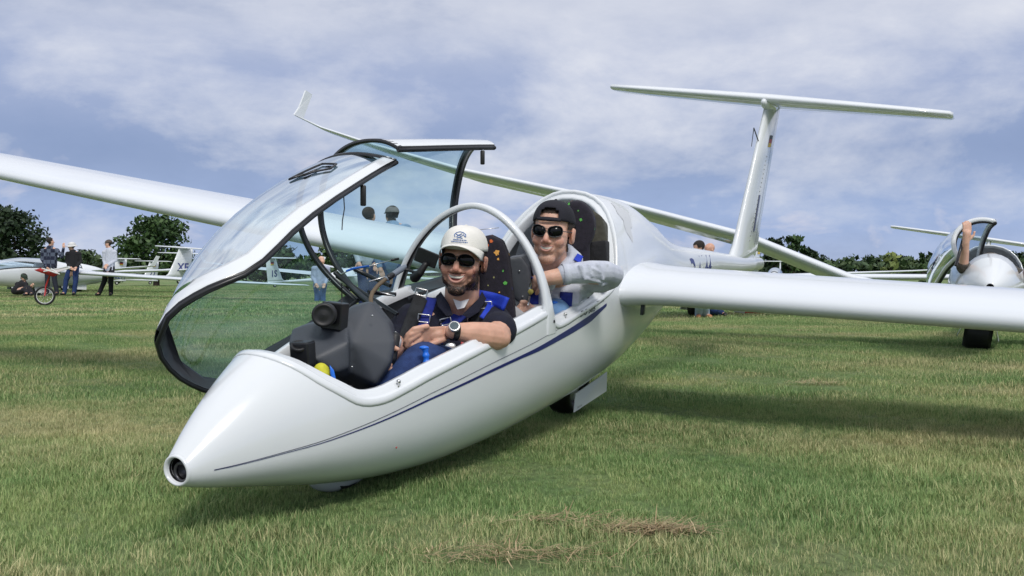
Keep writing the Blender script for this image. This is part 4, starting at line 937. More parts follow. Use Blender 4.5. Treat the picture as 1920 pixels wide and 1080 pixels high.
mb.ell(LE + np.array([.014, .0, -.004]), (.036, .036, .036))
# left hand: palm and five separate fingers lying over the thigh
pk = at(812, 624, 3.235); mb.hull([at(u, v, D) for u, v, D in ((846, 610, 3.26), (848, 634, 3.26), (800, 613, 3.215), (783, 622, 3.215), (779, 636, 3.22), (790, 648, 3.23), (846, 612, 3.285), (846, 634, 3.285), (790, 625, 3.25), (786, 645, 3.25))])
mb.ell(at(815, 628, 3.245), (.036, .018, .022))
for a, b_, c, d in (((800, 612, 3.215), (776, 617, 3.205), (764, 628, 3.21), (760, 637, 3.225)), ((790, 618, 3.213), (770, 627, 3.203), (761, 639, 3.208), (759, 648, 3.225)), ((785, 627, 3.213), (769, 638, 3.205), (763, 649, 3.212), (764, 656, 3.23)), ((788, 638, 3.22), (775, 649, 3.212), (770, 657, 3.22), (772, 662, 3.235))):
    finger(mb, [at(*a), at(*b_), at(*c), at(*d)], .0098, .0076)
finger(mb, [at(832, 636, 3.245), at(812, 644, 3.225), at(797, 648, 3.215)], .0115, .0085)
# right arm, hand closed round the stick
mb.chain([(at(772, 596, 3.66), .055), (at(742, 640, 3.60), .045), (at(736, 655, 3.4), .038), (at(727, 668, 3.22), .028)])
mb.ell(at(722, 668, 3.16), (.030, .022, .036))
for i, (v0, D) in enumerate(((655, 3.12), (667, 3.115), (678, 3.12), (687, 3.13))):
    dx_ = (0, -3, -2, 3)[i]
    finger(mb, [at(716+dx_, v0+1, 3.15), at(706+dx_, v0+5, 3.12), at(715+dx_, v0+9, 3.095), at(733+dx_*.5, v0+6, 3.10)], .0098, .0078)
finger(mb, [at(724, 662, 3.15), at(733, 650, 3.11), at(745, 655, 3.105)], .0115, .0085)
body1 = remesh(mb, 'body', SKIN1, P1, .0028, 7)
def beard1(V):
    L = loc_of(V, C1h, R1, K1); x, y, z = L[:, 0], L[:, 1], L[:, 2]; ax = np.abs(x)
    d = np.sqrt((x/.054)**2+((z+.036)/.050)**2)
    ring = sst(d, .90, 1.10)*sst(-z, .012, .034)*sst(y, -.045, -.015)
    sb = sst(ax, .060, .068)*sst(-z, -.03, -.01)*sst(y, -.02, .0)*sst(-y, -.05, -.03)
    ring = ring*(1-sst(-z, .098, .108)*(y < .05))*(1-sst(-z, .04, .06)*(y < -.032))
    mou = .95*np.exp(-((z+.0445-.005*(ax/.03)**2)/.0060)**2)*sst(-ax, -.038, -.030)*sst(y, .05, .07)
    side = .6*np.exp(-((ax-.037)/.006)**2)*sst(-z, .045, .055)*sst(y, .04, .05)
    goat = .55*np.exp(-(x/.014)**2)*sst(-z, .088, .096)*sst(y, .04, .05)
    return np.clip(np.maximum.reduce([ring, sb*.8, mou, side, goat])*sst(z, -.150, -.128), 0, 1)*(np.abs(z) < .2)
paint_attr(body1, 'beard', beard1)
def ruddy(C, R, k):
    def f(V):
        L = loc_of(V, C, R, k); x, y, z = L[:, 0], L[:, 1], L[:, 2]; g = lambda cx, cy, cz, s: np.exp(-((x-cx)**2+(y-cy)**2+(z-cz)**2)/s**2)
        return np.clip(.42*(g(.045, .075, -.03, .028)+g(-.045, .075, -.03, .028))+.55*g(0, .115, -.03, .020)+.30*(g(.08, 0, 0, .03)+g(-.08, 0, 0, .03)), 0, .6)
    return f
paint_attr(body1, 'ruddy', ruddy(C1h, R1, K1))
smile(body1, C1h, R1, P1, .031, .019, -.0505, .0078, K1); sunglasses(C1h, R1, P1, 'aviator', K1)
# hair: a close shell over temples and nape
def shell(o, C, R, k, sel, name, m, root, off):
    V = verts_np(o); L = loc_of(V, C, R, k); keep = sel(L); b = bmesh.new(); b.from_mesh(o.data); b.verts.ensure_lookup_table()
    bmesh.ops.delete(b, geom=[v for v in b.verts if not keep[v.index]], context='VERTS')
    for v in b.verts: v.co += v.normal*off
    me = bpy.data.meshes.new(name); b.to_mesh(me); b.free(); me.materials.clear(); me.materials.append(m); me.polygons.foreach_set('use_smooth', [True]*len(me.polygons))
    for a in list(me.attributes):
        if a.name in ('beard', 'ruddy'): me.attributes.remove(a)
    o2 = bpy.data.objects.new(name, me); COL.objects.link(o2); place(o2, root, True); return o2
hs = lambda L: (np.linalg.norm(L*[1, .85, 1], axis=1) < .2) & (L[:, 2] > .012-.9*(L[:, 1] < -.02)*.07) & (L[:, 1] < .045) & (~((np.abs(L[:, 0]) > .079) & (L[:, 2] < .05) & (L[:, 1] > -.05)))
shell(body1, C1h, R1, K1, hs, 'hair', HAIR, P1, .004)
# cap
def cap_dome(C, R, k, m, root, name='cap', z0=.040, tilt=0.0, front_open=False, rx=.0815, ry=.104, rz=.083, yc=-.018):
    P = lambda x, y, z: C + R @ (np.array([x, y, z])*k); rows = []; NS = 40
    for j in range(13):
        e = math.pi/2*j/12; row = []
        for i in range(NS):
            a = 2*math.pi*i/NS; c, s = math.cos(a), math.sin(a); q = math.cos(e)**.72
            x = rx*q*c; y = yc+ry*q*s; z = z0+rz*math.sin(e)**1.0*(1+.0*s) + tilt*y
            z += -.030*(1-s)/2*(1-j/12) if front_open else 0
            row.append(P(x, y, z))
        rows.append(row)
    V, F = grid(rows, cv=True)
    if front_open:                                      # the strap gap of a cap worn backwards
        F2 = []
        for f in F:
            j = f[0]//NS; i = f[0] % NS; a = 2*math.pi*(i+.5)/NS
            if 1 <= j <= 4 and abs(a-math.pi/2) < (.42 if j < 4 else .28): continue
            F2.append(f)
        F = F2
    o = mk(name, V, F, m, root, world=True); s_ = o.modifiers.new('t', 'SOLIDIFY'); s_.thickness = .0025; s_.offset = 1
    for a in (0, math.pi/3, 2*math.pi/3):
        pts = []
        for e in np.linspace(0, math.pi, 25):
            q = abs(math.cos(e))**.72*math.copysign(1, math.cos(e)); c, s = math.cos(a), math.sin(a); y = yc+ry*q*s
            if front_open and a > 0 and False: continue
            pts.append(P(rx*1.012*q*c, y+.0, z0+(rz+.002)*math.sin(e)+tilt*y))
        if not front_open: 
            sm = MB().tube(pts, .0010, 5).build('cap_seam', m, o); sm.matrix_parent_inverse = Matrix()
    bt = MB().ell(P(0, yc, z0+rz+tilt*yc+.002), (.006, .006, .004), R).build('cap_button', m, o)
    return o, P
cap1, PC = cap_dome(C1h, R1, K1, CAPW, P1)
rows = []
for i in range(25):
    s = i/24*2-1; row = []
    for j in range(7):
        t = j/6; a = s*1.22; x0 = .082*math.sin(a); y0 = -.018+.105*math.cos(a); w = math.cos(s*math.pi/2)**.5
        row.append(PC(x0*(1-.03*t), y0+.062*t*w+.012*t, (.058 + .006*t*w - .042*s*s*(.55+.45*t) - .010*t)))
    rows.append(row)
V, F = grid(rows); bill = mk('cap_bill', V, F, CAPW, cap1); s_ = bill.modifiers.new('t', 'SOLIDIFY'); s_.thickness = .003; s_.offset = 0
mb = MB(); LG = mat('blue cap print', (.06, .16, .42), .7)                # small blue emblem and two lines of tiny lettering on the cap front
def capf(x, z):                                          # point on the front of the dome
    e = math.asin(min(max((z-.040)/.083, 0), .999)); q = math.cos(e)**.72; sx = min(max(x/(.0815*q), -1), 1); return PC(x, -.018+.1095*q*math.sqrt(1-sx*sx), z+.001)
for pts in ([(-.017, .082), (-.022, .089), (-.016, .097), (-.004, .101), (.008, .099), (.018, .093), (.020, .084)], [(-.012, .083), (-.004, .091), (.003, .085), (.011, .092), (.017, .085)], [(-.010, .079), (0, .082), (.010, .079)], [(-.016, .093), (-.006, .088), (.005, .095)]):
    mb.tube([capf(*p) for p in pts], .0015, 5)
for z, x0, x1 in ((.073, -.022, .024), (.066, -.028, .029)):
    x = x0
    while x < x1: w = random.uniform(.003, .007); mb.tube([capf(x, z+.004*abs(x)/.03*0), capf(min(x+w, x1), z)], .0015, 5); x += w+.0018
mb.build('cap_emblem', LG, cap1)
# polo shirt, T-shirt, jeans, shoe
mb = MB()
mb.chain([(at(776, 604, 3.67), .072), (at(815, 590, 3.68), .068), (at(862, 590, 3.66), .074), (at(905, 590, 3.68), .070), (at(926, 606, 3.64), .070)])
mb.hull([at(u, v, D) for u, v, D in ((778, 590, 3.62), (826, 575, 3.63), (900, 575, 3.63), (938, 590, 3.62), (785, 650, 3.56), (920, 650, 3.56), (800, 730, 3.54), (905, 730, 3.54), (790, 600, 3.8), (925, 600, 3.8), (800, 730, 3.8), (905, 730, 3.8), (850, 640, 3.535), (850, 610, 3.56), (850, 690, 3.53))])
mb.chain([(at(926, 604, 3.63), .068), (at(935, 616, 3.50), .066), (at(936, 619, 3.40), .064)])
mb.chain([(at(772, 600, 3.66), .066), (at(748, 632, 3.61), .060), (at(742, 645, 3.55), .056)])
shirt1 = remesh(mb, 'polo_shirt', SHIRT, P1, .0055, 5)
tr = bvh(shirt1)
# collar: two turned flaps
def flap(name, pts, m, root, off=.006): 
    P_ = []; o_ = Vector((0, 0, CAM_H))
    for u, v, dd in pts: P_.append(at(u, v, dd))
    c = np.mean(P_, axis=0); V = P_ + [p + np.array([0, .006, 0]) for p in P_]; n_ = len(P_)
    o = mk(name, V, [tuple(range(n_)), tuple(range(n_, 2*n_))[::-1]] + [(i, (i+1) % n_, (i+1) % n_+n_, i+n_) for i in range(n_)], m, root, world=True, smooth=False); bb = o.modifiers.new('b', 'BEVEL'); bb.width = .002; bb.segments = 2; return o
flap('collar', [(826, 548, 3.60), (832, 556, 3.575), (842, 572, 3.545), (848, 590, 3.525), (838, 592, 3.53), (822, 574, 3.56), (818, 556, 3.60)], SHIRT, P1)
flap('collar', [(904, 548, 3.60), (898, 560, 3.575), (884, 574, 3.55), (868, 590, 3.525), (878, 596, 3.53), (898, 584, 3.55), (911, 560, 3.60)], SHIRT, P1)
flap('undershirt', [(851, 562, 3.550), (863, 566, 3.548), (878, 562, 3.553), (870, 576, 3.545), (858, 579, 3.542)], TEE, P1)
for v in (604, 620): MB().ell(at(826+(v-604)*.05, v, 3.525), (.005, .003, .005)).build('shirt_button', SHIRT, P1, world=True)
mb = MB(); mb.chain([(at(868, 730, 3.52), .085), (at(830, 690, 3.36), .078), (at(797, 676, 3.22), .066), (at(788, 678, 3.19), .062)]); mb.chain([(at(788, 678, 3.19), .062), (at(758, 706, 3.13), .056), (at(720, 738, 3.08), .048), (at(690, 762, 3.04), .045)])
mb.chain([(at(820, 740, 3.55), .085), (at(780, 720, 3.35), .075), (at(725, 715, 3.32), .062), (at(690, 740, 3.25), .052)])
for i in range(6): mb.cap(at(775-i*12, 690+i*10, 3.11-i*.012), .010, at(790-i*12, 712+i*10, 3.13-i*.012), .008, 8)
remesh(mb, 'jeans', JEAN, P1, .0055, 4)
mb = MB(); mb.chain([(at(602, 694, 2.82), .022), (at(606, 704, 2.82), .026), (at(612, 725, 2.84), .028)]); mb.ell(at(604, 698, 2.825), (.024, .03, .024))
sh = remesh(mb, 'shoe', YEL, P1, .003, 3); MB().hull([at(u, v, D) for D in (2.79, 2.86) for u, v in ((618, 684), (626, 694), (631, 716), (624, 724), (619, 700))]).build('shoe_sole', BLU, P1, world=True, bevel=.004)
mb = MB(); mb.chain([(at(728, 647, 3.30), .036), (at(732, 640, 3.34), .040)]); remesh(mb, 'shirt_cuff', TEE, P1, .005, 3)
# watch
wx = at(850, 620, 3.245); wa = LW-at(862, 622, 3.245); wa = wa/np.linalg.norm(wa)
strap = MB().lathe([(-.010, .030), (-.010, .0325), (.010, .0325), (.010, .030)], at(852, 621, 3.237), wa, 32).build('watch', BLKS, P1, world=True)
nrm_ = -ray(850, 612)+np.array([0, 0, .55]); nrm_ /= np.linalg.norm(nrm_); wc = at(852, 621, 3.237)+nrm_*.031
MB().lathe([(-.002, .019), (.005, .020), (.0075, .0185), (.0075, .0155)], wc, nrm_, 28).build('watch_case', MET, strap); MB().lathe([(.0062, .0158), (.0064, .0001)], wc, nrm_, 24).build('watch_dial', mat('watch dial', (.06, .09, .11), .15), strap)
# harness
tr = bvh(shirt1)
ribbon('shoulder_strap', [(812, 545), (808, 565), (795, 605), (783, 640), (772, 665)], (20, 18), STRAPB, P1, tr, .004)
ribbon('shoulder_strap', [(797, 540), (790, 556), (778, 585), (764, 622), (756, 650)], (27, 25), STRAPK, P1, tr, .011)
ribbon('shoulder_pad', [(783, 560), (787, 545), (805, 536)], (24, 20), mat('bright blue pad', (.010, .045, .50), .7, bump=.3, bscale=300), P1, tr, .008, .008)
ribbon('shoulder_strap', [(888, 555), (878, 578), (855, 598), (835, 615), (820, 640)], (20, 22), STRAPB, P1, tr, .004)
ribbon('shoulder_strap', [(918, 560), (908, 575), (898, 595), (890, 618), (880, 660)], (27, 25), STRAPK, P1, tr, .011)
ribbon('shoulder_pad', [(895, 553), (925, 560), (948, 570)], (20, 26), MATS['bright blue pad'], P1, tr, .010, .010)
ribbon('shoulder_pad', [(925, 566), (916, 582), (905, 598)], (16, 14), MATS['bright blue pad'], P1, tr, .006, .006)
ribbon('lap_strap', [(812, 655), (845, 668), (880, 660)], (20, 20), mat('dark red webbing', (.02, .02, .03), .8), P1, tr, .03)
ribbon('lap_strap', [(868, 640), (866, 660)], (7, 7), RED, P1, tr, .05)
def hitD(tr_, u, v, off=.016):
    d = ray(u, v); L_ = np.linalg.norm(d); h = tr_.ray_cast(Vector((0, 0, CAM_H)), Vector(d/L_)); return (h[3]-off)/L_ if h[0] is not None else 3.5
def buckle(u, v, w, h, ang, m=MET, tr_=None, name='buckle', r=.0024, off=.018, root=None):
    D = hitD(tr_, u, v, off); c, s = math.cos(ang), math.sin(ang); q = [(-w, -h), (w, -h), (w, h), (-w, h)]; P_ = []
    for (a, b_), (e, f) in zip(q, q[1:]+q[:1]): P_ += [(a+(e-a)*t, b_+(f-b_)*t) for t in (0, .25, .5, .75)]
    P_ = [at(u+a*c-b_*s, v+a*s+b_*c, D) for a, b_ in P_]; o = MB().tube(P_, r, 8, closed=True).build(name, m, root, world=True)
    return o
buckle(790, 548, 11, 6, .22, MET, tr, root=P1, off=.022); buckle(910, 572, 12, 6, -.06, MET, tr, root=P1, off=.024)
buckle(795, 597, 11, 7, .12, MET, tr, name='adjuster', r=.003, off=.014, root=P1); buckle(836, 603, 10, 6, -.25, MET, tr, name='adjuster', r=.003, off=.012, root=P1)
MB().tube([at(u, v, hitD(tr, u, v, .02)) for u, v in ((876, 605), (878, 592), (885, 582), (897, 573))], .003, 8).build('strap_link', MET, P1, world=True)
MB().lathe([(0, .024), (.012, .024), (.016, .018), (.016, .001)], at(845, 655, 3.42), -ray(845, 655), 20).build('harness_lock', MET, P1, world=True)

# ---------------------------------------------------------------- rear pilot
P2 = empty('person', base_of(1060, 620, 4.0), label='smiling man in backwards black cap, dark sunglasses and grey hoodie in the rear seat', cat='person')
C2h = at(1036, 436, 3.88); f2 = -ray(1027, 438)+np.array([-.24, 0, -.02]); R2 = rot3(f2, rad(5)); K2 = 1.03
mb = MB(); head_prims(mb, C2h, R2, K2)
mb.chain([(C2h + R2 @ np.array([0, -.03, -.06]), .058), (at(1034, 500, 3.95), .060), (at(1042, 530, 4.0), .07)])
mb.chain([(at(1000, 545, 4.0), .06), (at(1045, 550, 4.03), .09), (at(1080, 534, 4.05), .042)]); mb.cap(at(1045, 556, 4.03), .09, at(1040, 585, 4.08), .09)
# left arm: elbow out on the sill, forearm back across the chest
mb.chain([(at(1092, 528, 4.0), .05), (at(1132, 520, 3.94), .034), (at(1110, 514, 3.85), .036), (at(1070, 514, 3.80), .036), (at(1035, 520, 3.78), .031), (at(1012, 524, 3.78), .028)])
mb.hull([at(u, v, D) for u, v, D in ((1018, 513, 3.79), (1018, 535, 3.79), (1003, 520, 3.84), (1001, 540, 3.84), (1020, 513, 3.83), (1020, 535, 3.83), (1008, 520, 3.87), (1006, 540, 3.87))])
for i in range(4): finger(mb, [at(1005, 519+i*6.5, 3.85), at(999, 522+i*6.5, 3.885), at(1004, 526+i*6.5, 3.91)], .0095, .0075)
finger(mb, [at(1016, 534, 3.80), at(1010, 545, 3.82), at(1006, 550, 3.84)], .011, .0085)
# right hand low, by the rear panel
mb.chain([(at(1010, 560, 3.95), .045), (at(1002, 590, 3.88), .034), (at(992, 582, 3.80), .026)]); mb.ell(at(988, 580, 3.79), (.026, .022, .022))
for i in range(4): finger(mb, [at(984, 571+i*6, 3.785), at(976, 572+i*6, 3.765), at(970, 578+i*6, 3.775)], .0092, .0072)
finger(mb, [at(992, 572, 3.785), at(984, 566, 3.765), at(978, 566, 3.765)], .010, .008)
body2 = remesh(mb, 'body', SKIN2, P2, .0028, 7)
def beard2(V):
    L = loc_of(V, C2h, R2, K2); x, y, z = L[:, 0], L[:, 1], L[:, 2]; ax = np.abs(x)
    return np.clip(.42*np.maximum(sst(-z, .055, .085), sst(ax, .045, .06)*sst(-z, .03, .05))*sst(z, -.16, -.12)*sst(y, -.02, .02) + .3*np.exp(-((z+.046)/.006)**2)*(ax < .035)*(y > .05), 0, 1)
paint_attr(body2, 'beard', beard2); paint_attr(body2, 'ruddy', ruddy(C2h, R2, K2))
smile(body2, C2h, R2, P2, .027, .012, -.054, .008, K2); sunglasses(C2h, R2, P2, 'round', K2)
hs2 = lambda L: (np.linalg.norm(L*[1, .85, 1], axis=1) < .2) & (L[:, 2] > .015-.09*(L[:, 1] < -.02)) & ((L[:, 1] < .03) | (L[:, 2] > .075)) & (~((np.abs(L[:, 0]) > .079) & (L[:, 2] < .05) & (L[:, 1] > -.05)))
shell(body2, C2h, R2, K2, hs2, 'hair', HAIRL, P2, .005)
cap2, PC2 = cap_dome(C2h, R2, K2, CAPK, P2, z0=.052, front_open=True, rz=.074)
MB().tube([PC2(.0815*1.02*math.sin(a), -.018+.106*math.cos(a), .052) for a in np.linspace(-.55, .55, 11)], .0075, 6).build('cap_strap', CAPK, cap2)
rows = [[PC2(.07*s*(1-.1*t), -.118-.06*t*math.cos(s*1.2), .046-.02*t-.02*s*s) for t in (0, .5, 1)] for s in np.linspace(-1, 1, 11)]
V, F = grid(rows); bb = mk('cap_bill', V, F, CAPK, cap2); bb.modifiers.new('t', 'SOLIDIFY').thickness = .003
# hoodie
mb = MB()
mb.chain([(at(1004, 545, 4.0), .065), (at(1040, 533, 4.04), .075), (at(1088, 530, 4.02), .072)])
mb.hull([at(u, v, D) for u, v, D in ((1002, 540, 3.93), (1090, 530, 3.96), (1005, 600, 3.95), (1090, 562, 3.99), (1010, 540, 4.15), (1095, 530, 4.15), (1005, 600, 4.12), (1092, 570, 4.12), (1050, 560, 3.88), (1085, 570, 3.90))])
mb.chain([(at(1094, 522, 4.0), .060), (at(1126, 528, 3.97), .048), (at(1146, 522, 3.94), .044), (at(1150, 515, 3.90), .043), (at(1134, 510, 3.85), .046), (at(1108, 510, 3.82), .047), (at(1080, 512, 3.80), .043), (at(1060, 514, 3.79), .040)])
for (a, b_, r_) in (((1088, 500, 3.762), (1097, 524, 3.764), .010), ((1104, 498, 3.775), (1110, 518, 3.772), .008), ((1120, 498, 3.79), (1131, 524, 3.797), .012), ((1136, 497, 3.815), (1150, 520, 3.845), .012), ((1146, 499, 3.85), (1158, 512, 3.87), .009), ((1100, 522, 3.775), (1128, 530, 3.81), .010), ((1128, 533, 3.83), (1148, 526, 3.87), .011), ((1112, 504, 3.775), (1126, 511, 3.785), .007), ((1076, 502, 3.765), (1080, 522, 3.765), .007)): mb.cap(at(*a), r_, at(*b_), r_*.6, 8)
# hood rolled round the neck
hood = [(1008, 505, 3.93), (1014, 522, 3.88), (1030, 534, 3.85), (1046, 522, 3.86), (1060, 500, 3.90), (1072, 480, 3.97), (1064, 466, 4.05), (1040, 470, 4.10), (1012, 482, 4.05), (1006, 494, 3.98)]
hp = [at(*h) for h in hood]
for i in range(len(hp)): 
    if i != 2: mb.cap(hp[i], .026, hp[(i+1) % len(hp)], .026, 10)
mb.chain([(at(1062, 470, 3.98), .03), (at(1078, 486, 3.98), .034), (at(1080, 505, 3.97), .03)])
mb.chain([(at(1008, 562, 3.95), .052), (at(1000, 585, 3.88), .044)])
hoodie = remesh(mb, 'hoodie', HOOD, P2, .0040, 4)
rib = MB().lathe([(-.014, .0405), (-.012, .043), (.012, .043), (.014, .0405)], at(1061, 514, 3.79), at(1080, 512, 3.80)-at(1055, 514, 3.79), 28).build('sleeve_cuff', HOOD, P2, world=True)
MB().tube([at(1050, 512, 3.82), at(1044, 524, 3.83), at(1036, 535, 3.84)], .003, 6).build('hood_cord', TEE, P2, world=True)
mb = MB(); mb.chain([(at(1062, 605, 4.02), .05), (at(1050, 588, 3.93), .054), (at(1042, 584, 3.89), .055), (at(1024, 608, 3.92), .05)]); remesh(mb, 'jeans', JEANL, P2, .006, 4)
mb = MB(); mb.chain([(at(1008, 600, 4.05), .05), (at(1000, 596, 3.98), .05), (at(985, 615, 3.93), .045)]); remesh(mb, 'trouser_leg', JEANL, P2, .008, 3)
tr2 = bvh(hoodie)
ribbon('shoulder_strap', [(1062, 548), (1060, 575), (1058, 600)], (24, 24), STRAPB, P2, tr2, .006); ribbon('shoulder_strap', [(1006, 522), (1000, 545), (1000, 570)], (20, 20), STRAPB, P2, tr2, .006)
ribbon('shoulder_pad', [(1088, 478), (1082, 490)], (12, 14), MATS['bright blue pad'], P2, tr2, .008)
buckle(1028, 552, 4, 8, .5, MET, tr2, root=P2, off=.02)

# ================================================================== other gliders on the field
def lin(L, f): return [v*f for v in L]
def small_glider(M4, label, span=15.0, k=1.0, group='parked gliders in the background', le_right=None, open_can=False, fin_txt=None, boom_txt=None, low_tail=False, winglets=True, dih=3.0, tail_bank=0.0, flag=True, wheel_w=.14):
    G = empty('glider', M4=M4, label=label, cat='glider', group=group)
    BB = Body((lin([0,.12,.3,.8,1.4,1.9,2.4,3.2,4,6.6], k), lin([.50,.58,.68,.88,.98,.975,.91,.72,.64,.60], k)), (lin([0,.1,.3,.8,1.4,2,2.6,3.3,4,6.6], k), lin([.44,.39,.34,.26,.22,.22,.30,.42,.48,.53], k)),
              (lin([0,.1,.3,.8,1.4,2,2.6,3.3,4,6.6], k), lin([.03,.09,.17,.27,.32,.31,.24,.14,.10,.055], k)), (lin([0,1,2,3,6.6], k), lin([.47,.55,.58,.58,.565], k)))
    xs = [q*k for q in (0, .02, .07, .15, .25, .4, .5, .6, .7, .8, .95, 1.1, 1.3, 1.5, 1.7, 1.85, 2.0, 2.2, 2.5, 2.8, 3.1, 3.5, 4, 4.8, 5.6, 6.3, 6.6)]; NT = 28
    V, F = grid([[BB.p(x, -math.pi/2+2*math.pi*j/NT) for j in range(NT)] for x in xs], cv=True, flip=True)
    F2 = []
    for f in F:
        i = f[0]//NT if f[0]//NT < f[3]//NT or True else 0; i = min(q//NT for q in f); j = min(q % NT for q in f) if abs(max(q % NT for q in f)-min(q % NT for q in f)) == 1 else NT-1
        th = -math.pi/2+2*math.pi*(j+.5)/NT
        if .5*k <= xs[i] < 1.85*k and .42 < th < math.pi-.42: continue
        F2.append(f)
    fu = mk('fuselage', V, F2, GEL, G); fu.modifiers.new('t', 'SOLIDIFY').thickness = .012
    MB().lathe([(-.01, .028*k), (.0, .024*k), (.03, .001)], (.0, 0, .47*k), (1, 0, 0), 12).build('nose_hole', BLK, fu)
    t0 = .42
    cg = [[BB.p(x*k, t0+(math.pi-2*t0)*j/20, .003) for j in range(21)] for x in (.5, .6, .7, .8, .95, 1.1, 1.3, 1.5, 1.7, 1.86)]
    if not open_can:
        v, f = grid(cg); gl = mk('canopy_glass', v, f, GLASSC, G)
        rim_ = [r[0] for r in cg] + cg[-1] + [r[-1] for r in cg[::-1]] + cg[0][::-1]
        MB().tube(rim_, .014, 6, closed=True).build('canopy_frame', BLKS, gl)
    MB().hull([np.array(q)*k for q in ((1.0, -.18, .5), (1.0, .18, .5), (1.6, -.18, .75), (1.6, .18, .75), (1.75, -.15, .4), (1.75, .15, .4), (1.0, -.18, .42), (1.0, .18, .42))]).build('seat', DGR, G)
    MB().hull([np.array(q)*k for q in ((.55, -.12, .6), (.55, .12, .6), (.72, -.12, .72), (.72, .12, .72), (.75, -.1, .4), (.75, .1, .4))]).build('instrument_panel', DGR, G)
    S = span/2; root = np.array([2.0*k, 0, .66*k])
    for sd_ in (1, -1):
        st = []; td = math.tan(rad(dih))
        if sd_ < 0 and le_right is not None:
            n_ = len(le_right)
            for i, (p, ch, th) in enumerate(le_right):
                p = np.array(p)*[1, -1, 1]; st.append((p, ch, th, 7.5, (0, -.12, 1)))
        else:
            for y, ch, th, dx in ((.18*k, .80, .17, -.03), (.3*k, .76, .155, 0), (S*.4, .68, .15, .01), (S*.7, .52, .145, .05), (S*.93, .34, .14, .13), (S, .20, .12, .24)):
                st.append((root + [dx, y, y*td + (.10*((y-S*.7)/S)**1.5*3 if y > S*.7 else 0)], ch*(k if k > 1 else 1), th, 2, (0, -td, 1)))
        w = add_wing('wing', sd_, st, G, GELW)
        if winglets:
            tip = np.array(st[-1][0]); c_ = st[-1][1]
            Q = [tip, tip+[c_, 0, 0], tip+[c_+.16, .05, .34], tip+[c_+.02, .05, .36], tip+[.10, .02, .12]]
            Q2 = [q*[1, sd_, 1] for q in Q]; quad_prism('winglet', Q2, .02, (0, sd_, 0), GEL, w)
        V, F = grid([[((np.array(p)+[c*f, 0, 0])*[1, sd_, 1]) + [0, 0, .002+c*.035] for f in (.80, .812)] for p, c, *_ in st[1:-1]]); mk('hinge_gap', V, F, MATS['dark joint grey'], w)
    # fin, rudder and tailplane
    def finrow(z, x0, ch): return [np.array([x0 + x*ch, q*ch, z])*[1, 1, 1] for x, q in foil(.12, 9, 0)]
    Z = [(.58, 5.66, .92), (.68, 5.80, .78), (1.05, 5.98, .64), (1.46, 6.14, .50)]
    st = [[p*k for p in finrow(z, x0, ch)] for z, x0, ch in Z]; n_ = len(st[0]); v, f = grid(st, cv=True, flip=True)
    fi = mk('tail_fin', v, f + [tuple(range(n_))[::-1], tuple(range((len(st)-1)*n_, len(st)*n_))], GEL, G); bb = bmesh.new(); bb.from_mesh(fi.data); bmesh.ops.recalc_face_normals(bb, faces=bb.faces); bb.to_mesh(fi.data); bb.free()
    zt_ = .72 if low_tail else 1.47; xo = 5.9 if low_tail else 6.1; tb = math.tan(tail_bank)
    ts = [(np.array([xo+dx, y, zt_-y*tb])*k, ch*k, .13, 0, (0, 0, 1)) for y, ch, dx in ((-1.25, .22, .12), (-1.2, .28, .08), (0, .42, 0), (1.2, .28, .08), (1.25, .22, .12))]
    add_wing('tailplane', 1, ts, G, GEL)
    for side in (1, -1):
        if fin_txt:
            v, f = text_mesh(fin_txt, .34*k, 0, .006); ww_ = max(abs(a) for a, _, _ in v); mk('fin_lettering', [np.array([6.28*k + side*a*min(1, .26*k/ww_), side*.047*k, .88*k+b_]) for a, b_, _ in v], f, MATS['blue grey lettering'], fi, smooth=False)
        if flag:
            for i, nm in enumerate(('flag black', 'flag red', 'flag gold')): MB().box((6.36*k, side*.043*k, (1.32-.045*i)*k), (.16*k, .004, .045*k)).build('flag_stripe', MATS[nm], fi, smooth=False)
        if boom_txt:
            v, f = text_mesh(boom_txt, .20*k, 0, .004); mk('registration_lettering', [BB.p((4.05+side*a*.9/k)*k, 0, .0)*[1, side, 1] + np.array([0, side*.014, b_-.01]) for a, b_, _ in v], f, MATS['blue grey lettering'], fu, smooth=False)
    wheel('main_wheel', (1.9*k, 0, .16*k), .17*k, wheel_w*k, fu); wheel('tail_wheel', (6.2*k, 0, .53*k-.07), .08*k, .05*k, fu)
    for s_ in (-1, 1): quad_prism('gear_door', [np.array(q)*k for q in ((1.65, s_*.12, .26), (2.15, s_*.12, .28), (2.12, s_*.17, .08), (1.68, s_*.17, .10))], .006, (0, s_, 0), GEL, fu)
    return G, fu, BB, cg
def gm(px, D, xl, yaw, pit=-3.0, bank=0.0, k=1.0, pivot=1.9):
    """matrix that puts local station xl over photo column px at depth D, standing on the wheel"""
    yaw, pit, bank = rad(yaw), rad(pit), rad(bank); X = (px-960)/F_PX*D; m = body_matrix((0, 0, 0), yaw, pit, bank); a = np.array(m)[:3, :3]
    p = a @ np.array([xl*k, 0, 0]); w = a @ np.array([pivot*k, 0, 0]); T = np.array([X-p[0], D-p[1], -w[2]]); return body_matrix(T, yaw, pit, bank)
